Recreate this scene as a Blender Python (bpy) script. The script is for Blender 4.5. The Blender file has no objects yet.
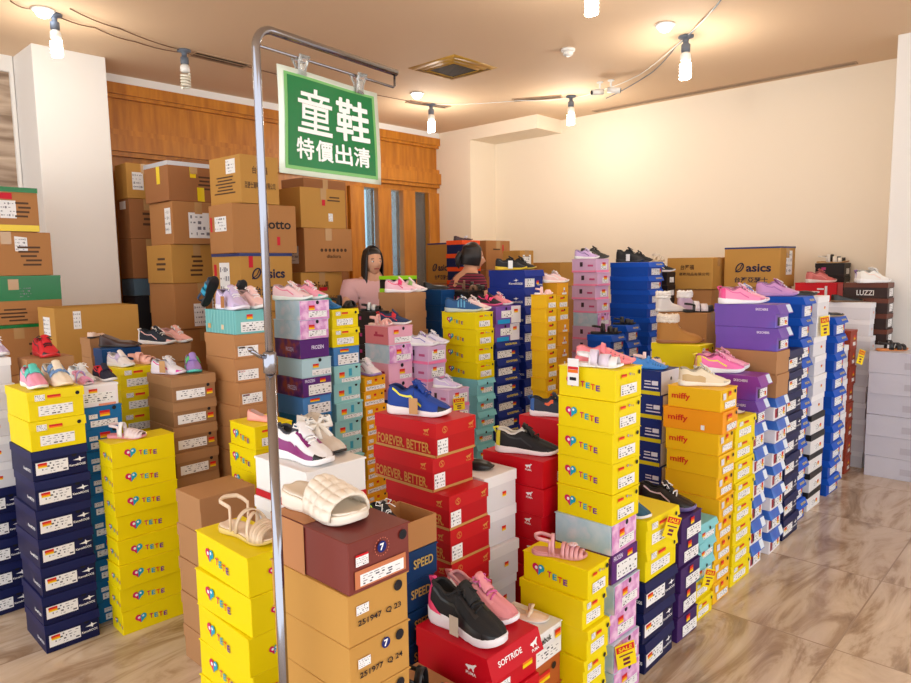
import bpy, bmesh, math, random
from mathutils import Vector, Matrix
random.seed(7)
SC = bpy.context.scene
COL = SC.collection
PI = math.pi
# ------------------------------------------------------------------ camera
F, CX, CY, H = 690.0, 455.5, 341.5, 1.55
_dn = Vector(((545-CX)/F, -(6600-CY)/F, -1)).normalized()
_zu = -_dn
_fw = Vector((0, 0, -1)); _yu = (_fw - _zu*_fw.dot(_zu)).normalized(); _xu = _yu.cross(_zu)
RW = Matrix((_xu, _yu, _zu))
cam = bpy.data.cameras.new('camera'); camo = bpy.data.objects.new('camera', cam); COL.objects.link(camo)
cam.sensor_width = 36; cam.lens = 36*F/911; cam.clip_end = 60; cam.clip_start = 0.05
camo.matrix_world = Matrix.Translation((0, 0, H)) @ RW.to_4x4()
SC.camera = camo
# ------------------------------------------------------------------ world and exposure
w = bpy.data.worlds.new('world'); SC.world = w; w.use_nodes = True
w.node_tree.nodes['Background'].inputs[0].default_value = (0.93, 0.96, 1, 1)
w.node_tree.nodes['Background'].inputs[1].default_value = 1.75
SC.view_settings.view_transform = 'Standard'; SC.view_settings.look = 'None'
SC.view_settings.exposure = 0.58; SC.view_settings.gamma = 1
BULB_W = 12
# ------------------------------------------------------------------ maths
EA = Vector((.686, .728, 0)).normalized(); EB = Vector((-EA.y, EA.x, 0)); UP = Vector((0, 0, 1))
YA = math.atan2(EA.y, EA.x); YB = YA + PI/2
def ray(u, v): return RW @ Vector(((u-CX)/F, -(v-CY)/F, -1))
def atd(u, v, d):
    r = ray(u, v); return r*(d/r.y) + Vector((0, 0, H))
def onz(u, v, z):
    r = ray(u, v); return r*((z-H)/r.z) + Vector((0, 0, H))
def AB(a, b, z=0): return EA*a + EB*b + UP*z
def onb(u, v, b):      # point of the plane at distance b along EB
    r = ray(u, v); t = b/r.dot(EB); return r*t + Vector((0, 0, H))
def ona(u, v, a):
    r = ray(u, v); t = a/r.dot(EA); return r*t + Vector((0, 0, H))
# ------------------------------------------------------------------ materials
MATS = {}
def mat(name, col, rough=.5, metal=0, bump=0, bscale=40, emit=0, spec=.5, alpha=1, trans=0, var=0, coat=0):
    if name in MATS: return MATS[name]
    m = bpy.data.materials.new(name); m.use_nodes = True; nt = m.node_tree; b = nt.nodes['Principled BSDF']
    c = (*[((x/255)/12.92 if x <= 10 else ((x/255+.055)/1.055)**2.4) for x in col], 1)
    b.inputs['Base Color'].default_value = c; b.inputs['Roughness'].default_value = rough
    b.inputs['Metallic'].default_value = metal; b.inputs['Specular IOR Level'].default_value = spec
    b.inputs['Coat Weight'].default_value = coat
    if trans: b.inputs['Transmission Weight'].default_value = trans
    if alpha < 1: b.inputs['Alpha'].default_value = alpha
    if emit:
        b.inputs['Emission Color'].default_value = c; b.inputs['Emission Strength'].default_value = emit
    tc = nt.nodes.new('ShaderNodeTexCoord')
    n = nt.nodes.new('ShaderNodeTexNoise'); n.inputs['Scale'].default_value = bscale; n.inputs['Detail'].default_value = 3
    nt.links.new(tc.outputs['Object'], n.inputs['Vector'])
    if bump:
        bp = nt.nodes.new('ShaderNodeBump'); bp.inputs['Strength'].default_value = bump; bp.inputs['Distance'].default_value = .002
        nt.links.new(n.outputs['Fac'], bp.inputs['Height']); nt.links.new(bp.outputs['Normal'], b.inputs['Normal'])
    if var:
        mx = nt.nodes.new('ShaderNodeMixRGB'); mx.blend_type = 'MULTIPLY'; mx.inputs[0].default_value = var
        mx.inputs[1].default_value = c; nt.links.new(n.outputs['Fac'], mx.inputs[2]); nt.links.new(mx.outputs[0], b.inputs['Base Color'])
        n.inputs['Scale'].default_value = bscale
    MATS[name] = m; return m
def C(r, g, b): return mat('c_%d_%d_%d' % (r, g, b), (r, g, b), .45, bump=.08, bscale=25, spec=.22)
def CF(r, g, b): return mat('f_%d_%d_%d' % (r, g, b), (r, g, b), .75, bump=.5, bscale=260)       # fabric
def CR(r, g, b): return mat('r_%d_%d_%d' % (r, g, b), (r, g, b), .38, spec=.5)                    # rubber / plastic
def frozen_mat(name, c1, c2, c3, sc=7):
    if name in MATS: return MATS[name]
    m = mat(name, c1, .4); nt = m.node_tree; b = nt.nodes['Principled BSDF']
    n = [x for x in nt.nodes if x.type == 'TEX_NOISE'][0]; n.inputs['Scale'].default_value = sc; n.inputs['Detail'].default_value = 5
    r = nt.nodes.new('ShaderNodeValToRGB'); e = r.color_ramp.elements
    lin = lambda c: (*[((x/255+.055)/1.055)**2.4 for x in c], 1)
    e[0].position = .36; e[0].color = lin(c1); e[1].position = .62; e[1].color = lin(c3); k = e.new(.5); k.color = lin(c2)
    nt.links.new(n.outputs['Fac'], r.inputs[0]); nt.links.new(r.outputs[0], b.inputs['Base Color']); return m
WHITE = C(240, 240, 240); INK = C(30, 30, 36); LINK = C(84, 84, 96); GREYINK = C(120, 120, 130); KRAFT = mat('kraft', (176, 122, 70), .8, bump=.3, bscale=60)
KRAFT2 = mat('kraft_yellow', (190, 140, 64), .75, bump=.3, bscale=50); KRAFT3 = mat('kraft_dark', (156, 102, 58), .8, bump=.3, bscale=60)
CHROME = mat('chrome', (150, 150, 158), .12, 1); TAPE = mat('packing_tape', (190, 150, 100), .2, spec=.8)
ORANGE = C(238, 120, 30); YEL = C(240, 212, 20); TETEY = C(236, 214, 4); RED = C(208, 28, 38); FUR = mat('fur', (240, 228, 212), .95, bump=1, bscale=180)
# ------------------------------------------------------------------ mesh helpers
def bx(bm, x0, x1, y0, y1, z0, z1, mi=0, bev=0, M=None):
    co = [(x0, y0, z0), (x1, y0, z0), (x1, y1, z0), (x0, y1, z0), (x0, y0, z1), (x1, y0, z1), (x1, y1, z1), (x0, y1, z1)]
    vs = [bm.verts.new(M @ Vector(c) if M else c) for c in co]
    fs = [bm.faces.new([vs[i] for i in f]) for f in ((0, 3, 2, 1), (4, 5, 6, 7), (0, 1, 5, 4), (1, 2, 6, 5), (2, 3, 7, 6), (3, 0, 4, 7))]
    for f in fs: f.material_index = mi
    if bev:
        es = set(e for f in fs for e in f.edges)
        r = bmesh.ops.bevel(bm, geom=list(es), offset=bev, segments=1, affect='EDGES')
        for f in r['faces']: f.material_index = mi
def tube(bm, pts, r, n=8, mi=0, cap=True, close=False):
    pts = [Vector(p) for p in pts]; rings = []; up = Vector((0, 0, 1)); N = len(pts); prev = None
    for i, p in enumerate(pts):
        if close: t = pts[(i+1) % N] - pts[i-1]
        else: t = pts[min(i+1, N-1)] - pts[max(i-1, 0)]
        t.normalize()
        if prev is None:
            a = up if abs(t.z) < .9 else Vector((1, 0, 0)); x = t.cross(a).normalized()
        else: x = (prev - t*prev.dot(t)).normalized()
        prev = x; y = t.cross(x); rr = r[i] if isinstance(r, (list, tuple)) else r
        rings.append([bm.verts.new(p + x*math.cos(2*PI*k/n)*rr + y*math.sin(2*PI*k/n)*rr) for k in range(n)])
    for i in range(N if close else N-1):
        A, B = rings[i], rings[(i+1) % N]
        for k in range(n):
            f = bm.faces.new((A[k], A[(k+1) % n], B[(k+1) % n], B[k])); f.material_index = mi; f.smooth = True
    if cap and not close:
        for R_ in (rings[0][::-1], rings[-1]):
            f = bm.faces.new(R_); f.material_index = mi
def lathe(bm, prof, n=20, c=(0, 0, 0), mi=0, smooth=True):
    rings = [[bm.verts.new((c[0]+r*math.cos(2*PI*k/n), c[1]+r*math.sin(2*PI*k/n), c[2]+z)) for k in range(n)] for r, z in prof]
    for A, B in zip(rings, rings[1:]):
        for k in range(n):
            f = bm.faces.new((A[k], A[(k+1) % n], B[(k+1) % n], B[k])); f.material_index = mi; f.smooth = smooth
    f = bm.faces.new(rings[0][::-1]); f.material_index = mi; f = bm.faces.new(rings[-1]); f.material_index = mi
def grid(bm, P, mi=0, closed=False, smooth=True):
    V = [[bm.verts.new(p) for p in row] for row in P]
    for A, B in zip(V, V[1:]):
        n = len(A)
        for k in range(n if closed else n-1):
            f = bm.faces.new((A[k], A[(k+1) % n], B[(k+1) % n], B[k])); f.material_index = mi; f.smooth = smooth
    return V
def slab(bm, P, th, mi=0):
    """closed sheet of thickness th below a grid of points"""
    P = [[Vector(p) for p in r] for r in P]; R_, K = len(P), len(P[0]); Q = []
    for i in range(R_):
        row = []
        for j in range(K):
            a = P[min(i+1, R_-1)][j]-P[max(i-1, 0)][j]; b = P[i][min(j+1, K-1)]-P[i][max(j-1, 0)][:] if False else P[i][min(j+1, K-1)]-P[i][max(j-1, 0)]
            n = a.cross(b); n = n.normalized() if n.length > 1e-9 else Vector((0, 0, 1)); row.append(P[i][j]-n*th)
        Q.append(row)
    V = [[bm.verts.new(p) for p in r] for r in P]; U = [[bm.verts.new(p) for p in r] for r in Q]
    def fc(*v):
        f = bm.faces.new(v); f.material_index = mi; f.smooth = True
    for i in range(R_-1):
        for j in range(K-1):
            fc(V[i][j], V[i+1][j], V[i+1][j+1], V[i][j+1]); fc(U[i][j], U[i][j+1], U[i+1][j+1], U[i+1][j])
    for i in range(R_-1):
        fc(V[i][0], U[i][0], U[i+1][0], V[i+1][0]); fc(V[i][-1], V[i+1][-1], U[i+1][-1], U[i][-1])
    for j in range(K-1):
        fc(V[0][j], V[0][j+1], U[0][j+1], U[0][j]); fc(V[-1][j], U[-1][j], U[-1][j+1], V[-1][j+1])
def obj(name, bm, mats, parent=None, loc=None, rotz=None, fix=True):
    if fix: bmesh.ops.recalc_face_normals(bm, faces=bm.faces[:])
    me = bpy.data.meshes.new(name); bm.to_mesh(me); bm.free()
    for m in (mats if isinstance(mats, (list, tuple)) else [mats]): me.materials.append(m)
    o = bpy.data.objects.new(name, me); COL.objects.link(o)
    if parent: o.parent = parent
    if loc is not None: o.location = loc
    if rotz is not None: o.rotation_euler[2] = rotz
    return o
def tag(o, label, cat, group=None, kind=None):
    if label: o['label'] = label
    if cat: o['category'] = cat
    if group: o['group'] = group
    if kind: o['kind'] = kind
    return o
def thing(name, label, cat, loc=(0, 0, 0), rotz=0, group=None):
    o = bpy.data.objects.new(name, None); COL.objects.link(o); o.empty_display_size = .05
    o.location = loc; o.rotation_euler = (0, 0, rotz); return tag(o, label, cat, group)
def dup(src, loc, rotz, label=None, group=None, scale=None):
    kids = KIDS.setdefault(src.name, [c for c in src.children])
    r = src.copy(); COL.objects.link(r); r.location = loc; r.rotation_euler = (0, 0, rotz)
    if label: r['label'] = label
    if group: r['group'] = group
    if scale: r.scale = scale
    for c in kids:
        k = c.copy(); COL.objects.link(k); k.parent = r
        for g in c.children:
            q = g.copy(); COL.objects.link(q); q.parent = k
    return r
KIDS = {}
def struct(name, bm, m, **k):
    o = obj(name, bm, m, **k); o['kind'] = 'structure'; return o
_tc = {}
def text_polys(s, bold=.0):
    """mesh of a line of text, unit cap size, centred: (verts, faces)"""
    if (s, bold) in _tc: return _tc[(s, bold)]
    cu = bpy.data.curves.new('t', 'FONT'); cu.body = s; cu.size = 1; cu.offset = bold; cu.resolution_u = 3
    o = bpy.data.objects.new('t', cu); COL.objects.link(o); bpy.context.view_layer.update()
    dg = bpy.context.evaluated_depsgraph_get(); me = o.evaluated_get(dg).to_mesh()
    V = [v.co.copy() for v in me.vertices]; FC = [tuple(p.vertices) for p in me.polygons]
    o.evaluated_get(dg).to_mesh_clear(); bpy.data.objects.remove(o); bpy.data.curves.remove(cu)
    x0, x1 = min(v.x for v in V), max(v.x for v in V); y0, y1 = min(v.y for v in V), max(v.y for v in V)
    V = [((v.x-(x0+x1)/2)/(x1-x0), (v.y-(y0+y1)/2)/(y1-y0)) for v in V]
    _tc[(s, bold)] = (V, FC, (x1-x0)/(y1-y0)); return _tc[(s, bold)]
# a printing frame: origin, right, up, normal
class Face:
    def __init__(s, o, r, u, n, w, h): s.o, s.r, s.u, s.n, s.w, s.h = Vector(o), Vector(r), Vector(u), Vector(n), w, h
    def p(s, x, y, e=.0008): return s.o + s.r*(x*s.w) + s.u*(y*s.h) + s.n*e
    def quad(s, bm, x, y, w, h, mi=0, e=.0008, sh=0):
        vs = [bm.verts.new(s.p(x+a*w/2, y+b*h/2+sh*a*w/2, e)) for a, b in ((-1, -1), (1, -1), (1, 1), (-1, 1))]
        f = bm.faces.new(vs); f.material_index = mi; return f
    def disc(s, bm, x, y, r, mi=0, e=.0008, n=12, a0=0, a1=2*PI):
        vs = [bm.verts.new(s.p(x+r*math.cos(a0+(a1-a0)*k/n)/s.w, y+r*math.sin(a0+(a1-a0)*k/n)/s.h, e)) for k in range(n+(a1-a0 < 6))]
        f = bm.faces.new(vs); f.material_index = mi
    def text(s, bm, t, x, y, w, h, mi=0, e=.001, bold=.0):
        V, FC, _ = text_polys(t, bold); vs = [bm.verts.new(s.p(x+a*w, y+b*h, e)) for a, b in V]
        for f in FC:
            try: g = bm.faces.new([vs[i] for i in f]); g.material_index = mi
            except ValueError: pass
    def label(s, bm, x, y, w, h, seed=0, sh=0):
        """white sticker (0) with printed lines (1) and picture (2)"""
        rr = random.Random(seed); s.quad(bm, x, y, w, h, 0, .0007, sh)
        for r in range(4):
            cx = x-w*.44
            while cx < x+w*.38:
                ww = w*rr.uniform(.03, .12)
                if rr.random() < .8: s.quad(bm, cx+ww/2, y+h*(.33-.22*r), ww, h*rr.choice((.04, .06, .12)), 1, .0012)
                cx += ww + w*rr.uniform(.03, .14)
def faces(L, W, Hh, z0=0):
    m = z0+Hh/2
    return {'E': Face((-L/2, 0, m), (0, -1, 0), UP, (-1, 0, 0), W, Hh), 'P': Face((0, W/2, m), (-1, 0, 0), UP, (0, 1, 0), L, Hh),
            'N': Face((0, -W/2, m), (1, 0, 0), UP, (0, -1, 0), L, Hh), 'U': Face((0, 0, z0+Hh), (0, -1, 0), (1, 0, 0), (0, 0, 1), W, L)}
# ------------------------------------------------------------------ structure
CEIL = 3.2
def m_floor():
    m = bpy.data.materials.new('marble_floor'); m.use_nodes = True; nt = m.node_tree; b = nt.nodes['Principled BSDF']; N = nt.nodes.new; Lk = nt.links.new
    b.inputs['Roughness'].default_value = .13; b.inputs['Specular IOR Level'].default_value = .5
    tc = N('ShaderNodeTexCoord'); mp = N('ShaderNodeMapping'); mp.inputs['Rotation'].default_value = (0, 0, -YA); mp.inputs['Location'].default_value = (.27, .1, 0)
    Lk(tc.outputs['Object'], mp.inputs['Vector'])
    br = N('ShaderNodeTexBrick'); br.offset = 0; br.inputs['Scale'].default_value = 1; br.inputs['Brick Width'].default_value = .8; br.inputs['Row Height'].default_value = .8
    br.inputs['Mortar Size'].default_value = .0035; br.inputs['Mortar Smooth'].default_value = .2
    br.inputs['Color1'].default_value = (0, 0, 0, 1); br.inputs['Color2'].default_value = (1, 1, 1, 1)
    Lk(mp.outputs[0], br.inputs['Vector'])
    # per tile offset so veins break at joints
    mr = N('ShaderNodeVectorMath'); mr.operation = 'SCALE'; mr.inputs['Scale'].default_value = 7
    Lk(br.outputs['Color'], mr.inputs[0])
    ad = N('ShaderNodeVectorMath'); Lk(mp.outputs[0], ad.inputs[0]); Lk(mr.outputs[0], ad.inputs[1])
    m2 = N('ShaderNodeMapping'); m2.inputs['Rotation'].default_value = (0, 0, .55); m2.inputs['Scale'].default_value = (.55, 2.1, 1); Lk(ad.outputs[0], m2.inputs['Vector'])
    n1 = N('ShaderNodeTexNoise'); n1.inputs['Scale'].default_value = 2.4; n1.inputs['Detail'].default_value = 9; n1.inputs['Distortion'].default_value = 1.6; n1.inputs['Roughness'].default_value = .62
    Lk(m2.outputs[0], n1.inputs['Vector'])
    r = N('ShaderNodeValToRGB'); e = r.color_ramp.elements
    e[0].position = .3; e[0].color = (.24, .15, .085, 1); e[1].position = .68; e[1].color = (.74, .60, .46, 1)
    k = e.new(.42); k.color = (.42, .29, .185, 1); k = e.new(.5); k.color = (.60, .46, .33, 1)
    Lk(n1.outputs['Fac'], r.inputs[0])
    mx = N('ShaderNodeMixRGB'); Lk(br.outputs['Fac'], mx.inputs[0]); Lk(r.outputs[0], mx.inputs[1]); mx.inputs[2].default_value = (.36, .25, .17, 1)
    Lk(mx.outputs[0], b.inputs['Base Color']); return m
def m_wood():
    m = bpy.data.materials.new('orange_wood'); m.use_nodes = True; nt = m.node_tree; b = nt.nodes['Principled BSDF']; N = nt.nodes.new; Lk = nt.links.new
    b.inputs['Roughness'].default_value = .35
    tc = N('ShaderNodeTexCoord'); mp = N('ShaderNodeMapping'); mp.inputs['Scale'].default_value = (6, 6, .8); Lk(tc.outputs['Object'], mp.inputs['Vector'])
    n = N('ShaderNodeTexNoise'); n.inputs['Scale'].default_value = 3; n.inputs['Detail'].default_value = 6; Lk(mp.outputs[0], n.inputs['Vector'])
    r = N('ShaderNodeValToRGB'); e = r.color_ramp.elements; e[0].position = .3; e[0].color = (.40, .125, .008, 1); e[1].position = .7; e[1].color = (.60, .225, .018, 1)
    Lk(n.outputs['Fac'], r.inputs[0]); Lk(r.outputs[0], b.inputs['Base Color']); return m
def m_marble():
    m = bpy.data.materials.new('marble_wall'); m.use_nodes = True; nt = m.node_tree; b = nt.nodes['Principled BSDF']; N = nt.nodes.new; Lk = nt.links.new
    tc = N('ShaderNodeTexCoord'); mp = N('ShaderNodeMapping'); mp.inputs['Rotation'].default_value = (.5, -.35, 0); mp.inputs['Scale'].default_value = (.7, .7, 5); Lk(tc.outputs['Object'], mp.inputs['Vector'])
    n = N('ShaderNodeTexNoise'); n.inputs['Scale'].default_value = 2.2; n.inputs['Detail'].default_value = 8; n.inputs['Distortion'].default_value = .6; Lk(mp.outputs[0], n.inputs['Vector'])
    r = N('ShaderNodeValToRGB'); e = r.color_ramp.elements; e[0].position = .35; e[0].color = (.22, .14, .085, 1); e[1].position = .65; e[1].color = (.60, .46, .34, 1)
    Lk(n.outputs['Fac'], r.inputs[0]); Lk(r.outputs[0], b.inputs['Base Color']); b.inputs['Roughness'].default_value = .3; return m
WOOD = m_wood(); WALLM = mat('cream_wall', (244, 230, 208), .7, bump=.05, bscale=8); CEILM = mat('tan_ceiling', (226, 196, 162), .8, bump=.05, bscale=5)
PILM = mat('white_paint', (236, 233, 228), .6); DARKW = mat('dark_gap', (60, 45, 35), .7)
RAB = Matrix.Rotation(YA, 4, 'Z')          # local x = EA, local y = EB
def abox(bm, a0, a1, b0, b1, z0, z1, mi=0, bev=0): bx(bm, a0, a1, b0, b1, z0, z1, mi, bev, RAB)
bm = bmesh.new(); abox(bm, -2.5, 8, -5, 7.5, -.1, 0); struct('floor', bm, m_floor())
bm = bmesh.new(); abox(bm, -2.5, 8, -4, 7.5, CEIL, CEIL+.1); struct('ceiling', bm, CEILM)
WA, WB = 6.83, 6.28
bm = bmesh.new(); abox(bm, WA, WA+.15, -4, WB, 0, CEIL); struct('wall_right', bm, WALLM)
bm = bmesh.new(); _b0 = ona(470, 140, 6.36).dot(EB); _b1 = ona(537, 125, 6.36).dot(EB); _zs = ona(470, 140, 6.36).z
abox(bm, 6.36, WA, _b0, WB, 0, CEIL); struct('wall_corner', bm, WALLM)
bm = bmesh.new(); abox(bm, 6.36, WA, _b1, _b0, _zs, CEIL); struct('trim_1', bm, WALLM)
bm = bmesh.new(); abox(bm, 6.14, WA, -1.5, 1.24, 0, CEIL, bev=.004); struct('column_right', bm, PILM)
bm = bmesh.new(); _ac = onb(31, 44, 5.8).dot(EA); abox(bm, _ac, 2.22, 5.8, WB, 0, CEIL, bev=.004); struct('column_left', bm, PILM)
bm = bmesh.new(); abox(bm, -2.5, 2.0, WB, WB+.15, 0, CEIL); struct('wall_left', bm, m_marble())
bm = bmesh.new(); abox(bm, _ac-.03, _ac-.005, WB-.03, WB, 0, CEIL-.12); abox(bm, -1, _ac-.005, WB-.03, WB, CEIL-.12, CEIL); struct('trim_2', bm, PILM)
# wooden wall with glazed doors
bm = bmesh.new(); abox(bm, 2.0, 6.36, WB, WB+.12, 2.46, CEIL); struct('wall_back', bm, WOOD)
bm = bmesh.new(); abox(bm, 2.22, 6.36, WB-.05, WB, CEIL-.07, CEIL); struct('trim_3', bm, PILM)
_z0 = onb(400, 185, WB).z; _z1 = onb(400, 166, WB).z
bm = bmesh.new(); abox(bm, 2.22, 6.36, WB-.07, WB, CEIL-.16, CEIL-.07); abox(bm, 2.22, 6.36, WB-.045, WB, CEIL-.19, CEIL-.16)
abox(bm, 2.22, 6.36, WB-.05, WB, _z1-.05, _z1); abox(bm, 2.22, 6.36, WB-.08, WB, _z0+.04, _z1-.05); abox(bm, 2.22, 6.36, WB-.05, WB, _z0, _z0+.04); struct('trim_4', bm, WOOD)
GL = mat('door_glass', (215, 232, 240), .05, trans=.9, alpha=.35)
CURT = mat('pale_blue_blind', (150, 190, 210), .8, emit=1.0)  # blind glows by itself, daylight from behind put into its emission
def au(u, v=200): return onb(u, v, WB).dot(EA)
posts = [(au(346), au(362)), (au(374), au(389)), (au(399), au(413)), (au(425), au(437))]
bm = bmesh.new(); abox(bm, 2.0, posts[0][0]+.02, WB, WB+.1, 0, 2.46); struct('wall_panel', bm, WOOD)
for i, (p0, p1) in enumerate(posts):
    bm = bmesh.new(); abox(bm, p0+.03, p1, WB-.045, WB+.04, 0, 2.46, bev=.004); struct('trim_%d' % (5+i), bm, WOOD)
bm = bmesh.new(); abox(bm, 2.0, WA, WB+.42, WB+.5, 0, CEIL); abox(bm, posts[0][0]-.3, posts[0][0]-.25, WB+.1, WB+.42, 0, CEIL); abox(bm, 6.36, WA, WB, WB+.42, 0, CEIL); struct('wall_outer', bm, DARKW)  # unseen closure added behind the doors to keep outside light off the curtains
for i in range(3):
    a0, a1 = posts[i][1], posts[i+1][0]
    bm = bmesh.new(); abox(bm, a0, a1, WB, WB+.01, 0, 2.46); struct('window_%d' % (i+1), bm, GL)
    bm = bmesh.new(); K = 26; PP = []
    for z in (0.02, 2.46): PP.append([RAB @ Vector((a0-.05+(a1-a0+.1)*k/K, WB+.22+.02*math.sin(k*1.9), z)) for k in range(K+1)])
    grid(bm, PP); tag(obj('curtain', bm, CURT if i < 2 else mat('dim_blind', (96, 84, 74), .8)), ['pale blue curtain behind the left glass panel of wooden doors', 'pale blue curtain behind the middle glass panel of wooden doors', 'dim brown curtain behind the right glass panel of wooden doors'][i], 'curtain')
# ------------------------------------------------------------------ shoe boxes
def band3(f, bm, x, y, w, h):       # price sticker: red over orange over yellow
    f.quad(bm, x, y+h*.3, w, h*.4, 0, .0016); f.quad(bm, x, y-h*.05, w, h*.3, 1, .0016); f.quad(bm, x, y-h*.35, w, h*.3, 2, .0016)
def tete(f, bm, x, y, s):           # double swirl heart and coloured letters
    r = s*.5
    f.disc(bm, x-r*.5/f.w, y+.1*r/f.h, r*.55, 0); f.disc(bm, x+r*.5/f.w, y+.1*r/f.h, r*.55, 1)
    vs = [bm.verts.new(f.p(x+a*r/f.w, y+b*r/f.h, .0009)) for a, b in ((-.95, 0), (0, -1.05), (0, .1))]; g = bm.faces.new(vs); g.material_index = 0
    vs = [bm.verts.new(f.p(x+a*r/f.w, y+b*r/f.h, .0009)) for a, b in ((0, .1), (0, -1.05), (.95, 0))]; g = bm.faces.new(vs); g.material_index = 1
    f.disc(bm, x-r*.35/f.w, y+.05*r/f.h, r*.25, 2, .0014); f.disc(bm, x+r*.4/f.w, y+.2*r/f.h, r*.2, 2, .0014)
    for i, ch in enumerate('TETE'):
        f.text(bm, ch, x+s*(.95+i*.44)/f.w, y-s*.2/f.h-(.07*s*i/f.h), s*.34/f.w, s*.44/f.h, (0, 1, 3, 4)[i], bold=.03)
TM = [C(205, 25, 90), C(25, 160, 190), WHITE, C(225, 60, 30), C(120, 50, 140)]
BOXK = {}
def K(name, desc, body, lid=None, lip=.3, flare=0, deco=(), cat='shoebox'): BOXK[name] = dict(desc=desc, body=body, lid=lid or body, lip=lip, flare=flare, deco=deco)
labE = ('lab', 'E', -.02, -.18, .62, .34)
K('tete', 'yellow shoebox with flower logo', TETEY, lip=.03, deco=[('tete', 'F', -.25, .05, .046), ('tete', 'E', .02, .30, .013), labE, ('hole', 'E', .38, .3, .008), ('tag', 'E', -.22, .26, .2, .14)])
K('tetel', 'yellow shoebox with TETE lettering', TETEY, lip=.03, deco=[('tete', 'F', -.22, .05, .046), ('tete', 'E', 0, 0, .03)])
K('yel', 'yellow shoebox with white size label', TETEY, lip=.3, flare=.3, deco=[labE, ('hole', 'E', .38, .3, .008), ('tag', 'E', -.05, .26, .24, .16), ('lab', 'E', -.3, .28, .18, .2)])
K('navy', 'navy shoebox with white label', C(16, 22, 66), lid=C(20, 27, 78), lip=.28, flare=.4, deco=[('lab', 'E', -.15, -.1, .58, .42), ('tag', 'E', -.32, 0, .16, .16), ('hole', 'E', .26, .18, .010), ('txt', 'E', .31, -.2, .30, .1, 'KangaROOS', WHITE), ('txt', 'F', .3, -.15, .32, .14, 'KangaROOS', WHITE), ('star', 'E', .34, 0)])
K('teal', 'bright blue kids shoebox', C(24, 108, 168), lip=.05, deco=[('lab', 'E', .02, -.25, .7, .28), ('lab', 'E', -.25, .08, .22, .2), ('tag', 'E', .05, .18, .26, .26), ('hole', 'E', .3, .38, .009)])
K('whitepink', 'white shoebox with pink base edge', C(238, 232, 236), lid=C(243, 240, 244), lip=.1, deco=[('lab', 'E', 0, -.1, .85, .45), ('tag', 'E', -.15, .22, .22, .18), ('q', 'E', .2, -.44, .45, .1, C(236, 150, 120))])
K('white', 'plain white shoebox', C(224, 224, 230), lid=C(238, 238, 242), lip=.3, deco=[('tag', 'E', .12, -.1, .12, .14)])
K('whitered', 'white shoebox with red base strip', C(236, 234, 232), lip=.05, deco=[('q', 'E', 0, -.41, 1, .18, C(190, 20, 34)), ('q', 'F', 0, -.41, 1, .18, C(190, 20, 34)), ('txt', 'E', .38, -.4, .14, .1, 'Reebok', WHITE)])
K('brown', 'tan cardboard shoebox with wide label', mat('tan_box', (150, 108, 68), .7), lid=mat('tan_lid', (166, 122, 80), .7), lip=.38, flare=.15, deco=[('lab', 'E', -.08, -.22, .66, .36), ('tag', 'E', .36, -.22, .14, .2), ('hole', 'E', .33, .05, .008)])
K('kraft', 'kraft shoebox with white label', mat('kraft_shoebox', (182, 128, 78), .65), lip=.42, flare=.1, deco=[('lab', 'E', -.12, -.2, .6, .42), ('q', 'E', -.3, -.05, .2, .07, RED)])
K('kraftplain', 'plain kraft shoebox', mat('kraft_plain', (174, 126, 82), .75), lip=.36, deco=())
K('aqua', 'aqua striped shoebox', C(122, 196, 196), lip=.04, deco=[('lab', 'E', .05, -.2, .8, .42), ('tag', 'E', -.08, .22, .18, .2), ('q', 'F', -.35, -.2, .1, .2, C(220, 170, 110)), ('q', 'F', .1, -.22, .1, .2, C(230, 200, 160)), ('hole', 'E', .4, .3, .009)] + [('q', 'F', -.45+.1*i, 0, .02, .98, C(150, 214, 212)) for i in range(10)])
K('aquabox', 'pale aqua shoebox with picture label', C(150, 208, 210), lip=.1, deco=[('lab', 'E', .12, -.3, .7, .2), ('tag', 'E', -.22, 0, .2, .3), ('q', 'E', .1, .1, .12, .4, C(60, 160, 190)), ('hole', 'E', .34, .36, .009)])
K('aquatuck', 'aqua shoebox with sloping lid', C(128, 200, 208), lip=.32, flare=.8, deco=[('lab', 'E', .1, -.22, .62, .28), ('tag', 'E', -.2, -.1, .18, .2), ('hole', 'E', 0, .22, .008)])
FZP = frozen_mat('snow_pink', (228, 170, 214), (206, 130, 196), (240, 200, 232), 14); FZB = frozen_mat('snow_blue', (214, 226, 238), (176, 208, 226), (240, 226, 240), 5)
FZD = frozen_mat('snow_purple', (60, 26, 84), (88, 40, 110), (150, 70, 60), 16)
K('frozen', 'pale pink and blue winter shoebox', FZB, lip=.03, deco=[('q', 'E', 0, 0, .99, .97, FZP), ('lab', 'E', .1, -.22, .62, .32), ('tag', 'E', -.1, .12, .2, .24), ('hole', 'E', .1, .38, .010)])
K('frozenp', 'dark purple FROZEN shoebox', FZD, lip=.03, deco=[('q', 'E', 0, 0, .99, .97, C(84, 34, 112)), ('txt', 'E', .1, .05, .42, .2, 'FROZEN', C(225, 215, 240)), ('txt', 'F', .12, -.02, .3, .22, 'FROZEN', C(200, 190, 225))])
K('frozenl', 'purple FROZEN shoebox with white label', FZD, lip=.03, deco=[('q', 'E', 0, 0, .99, .97, C(90, 40, 116)), ('lab', 'E', .1, -.15, .8, .55), ('tag', 'E', .2, .3, .2, .2), ('txt', 'E', -.25, .34, .34, .16, 'FROZEN', C(225, 215, 240)), ('txt', 'F', .12, -.02, .34, .24, 'FROZEN', C(200, 190, 225))])
K('frozenaqua', 'pale ice blue shoebox', C(176, 208, 218), lip=.03, deco=[('lab', 'E', .15, -.25, .66, .3), ('tag', 'E', -.05, .1, .2, .2), ('hole', 'E', .1, .38, .010)])
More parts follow.
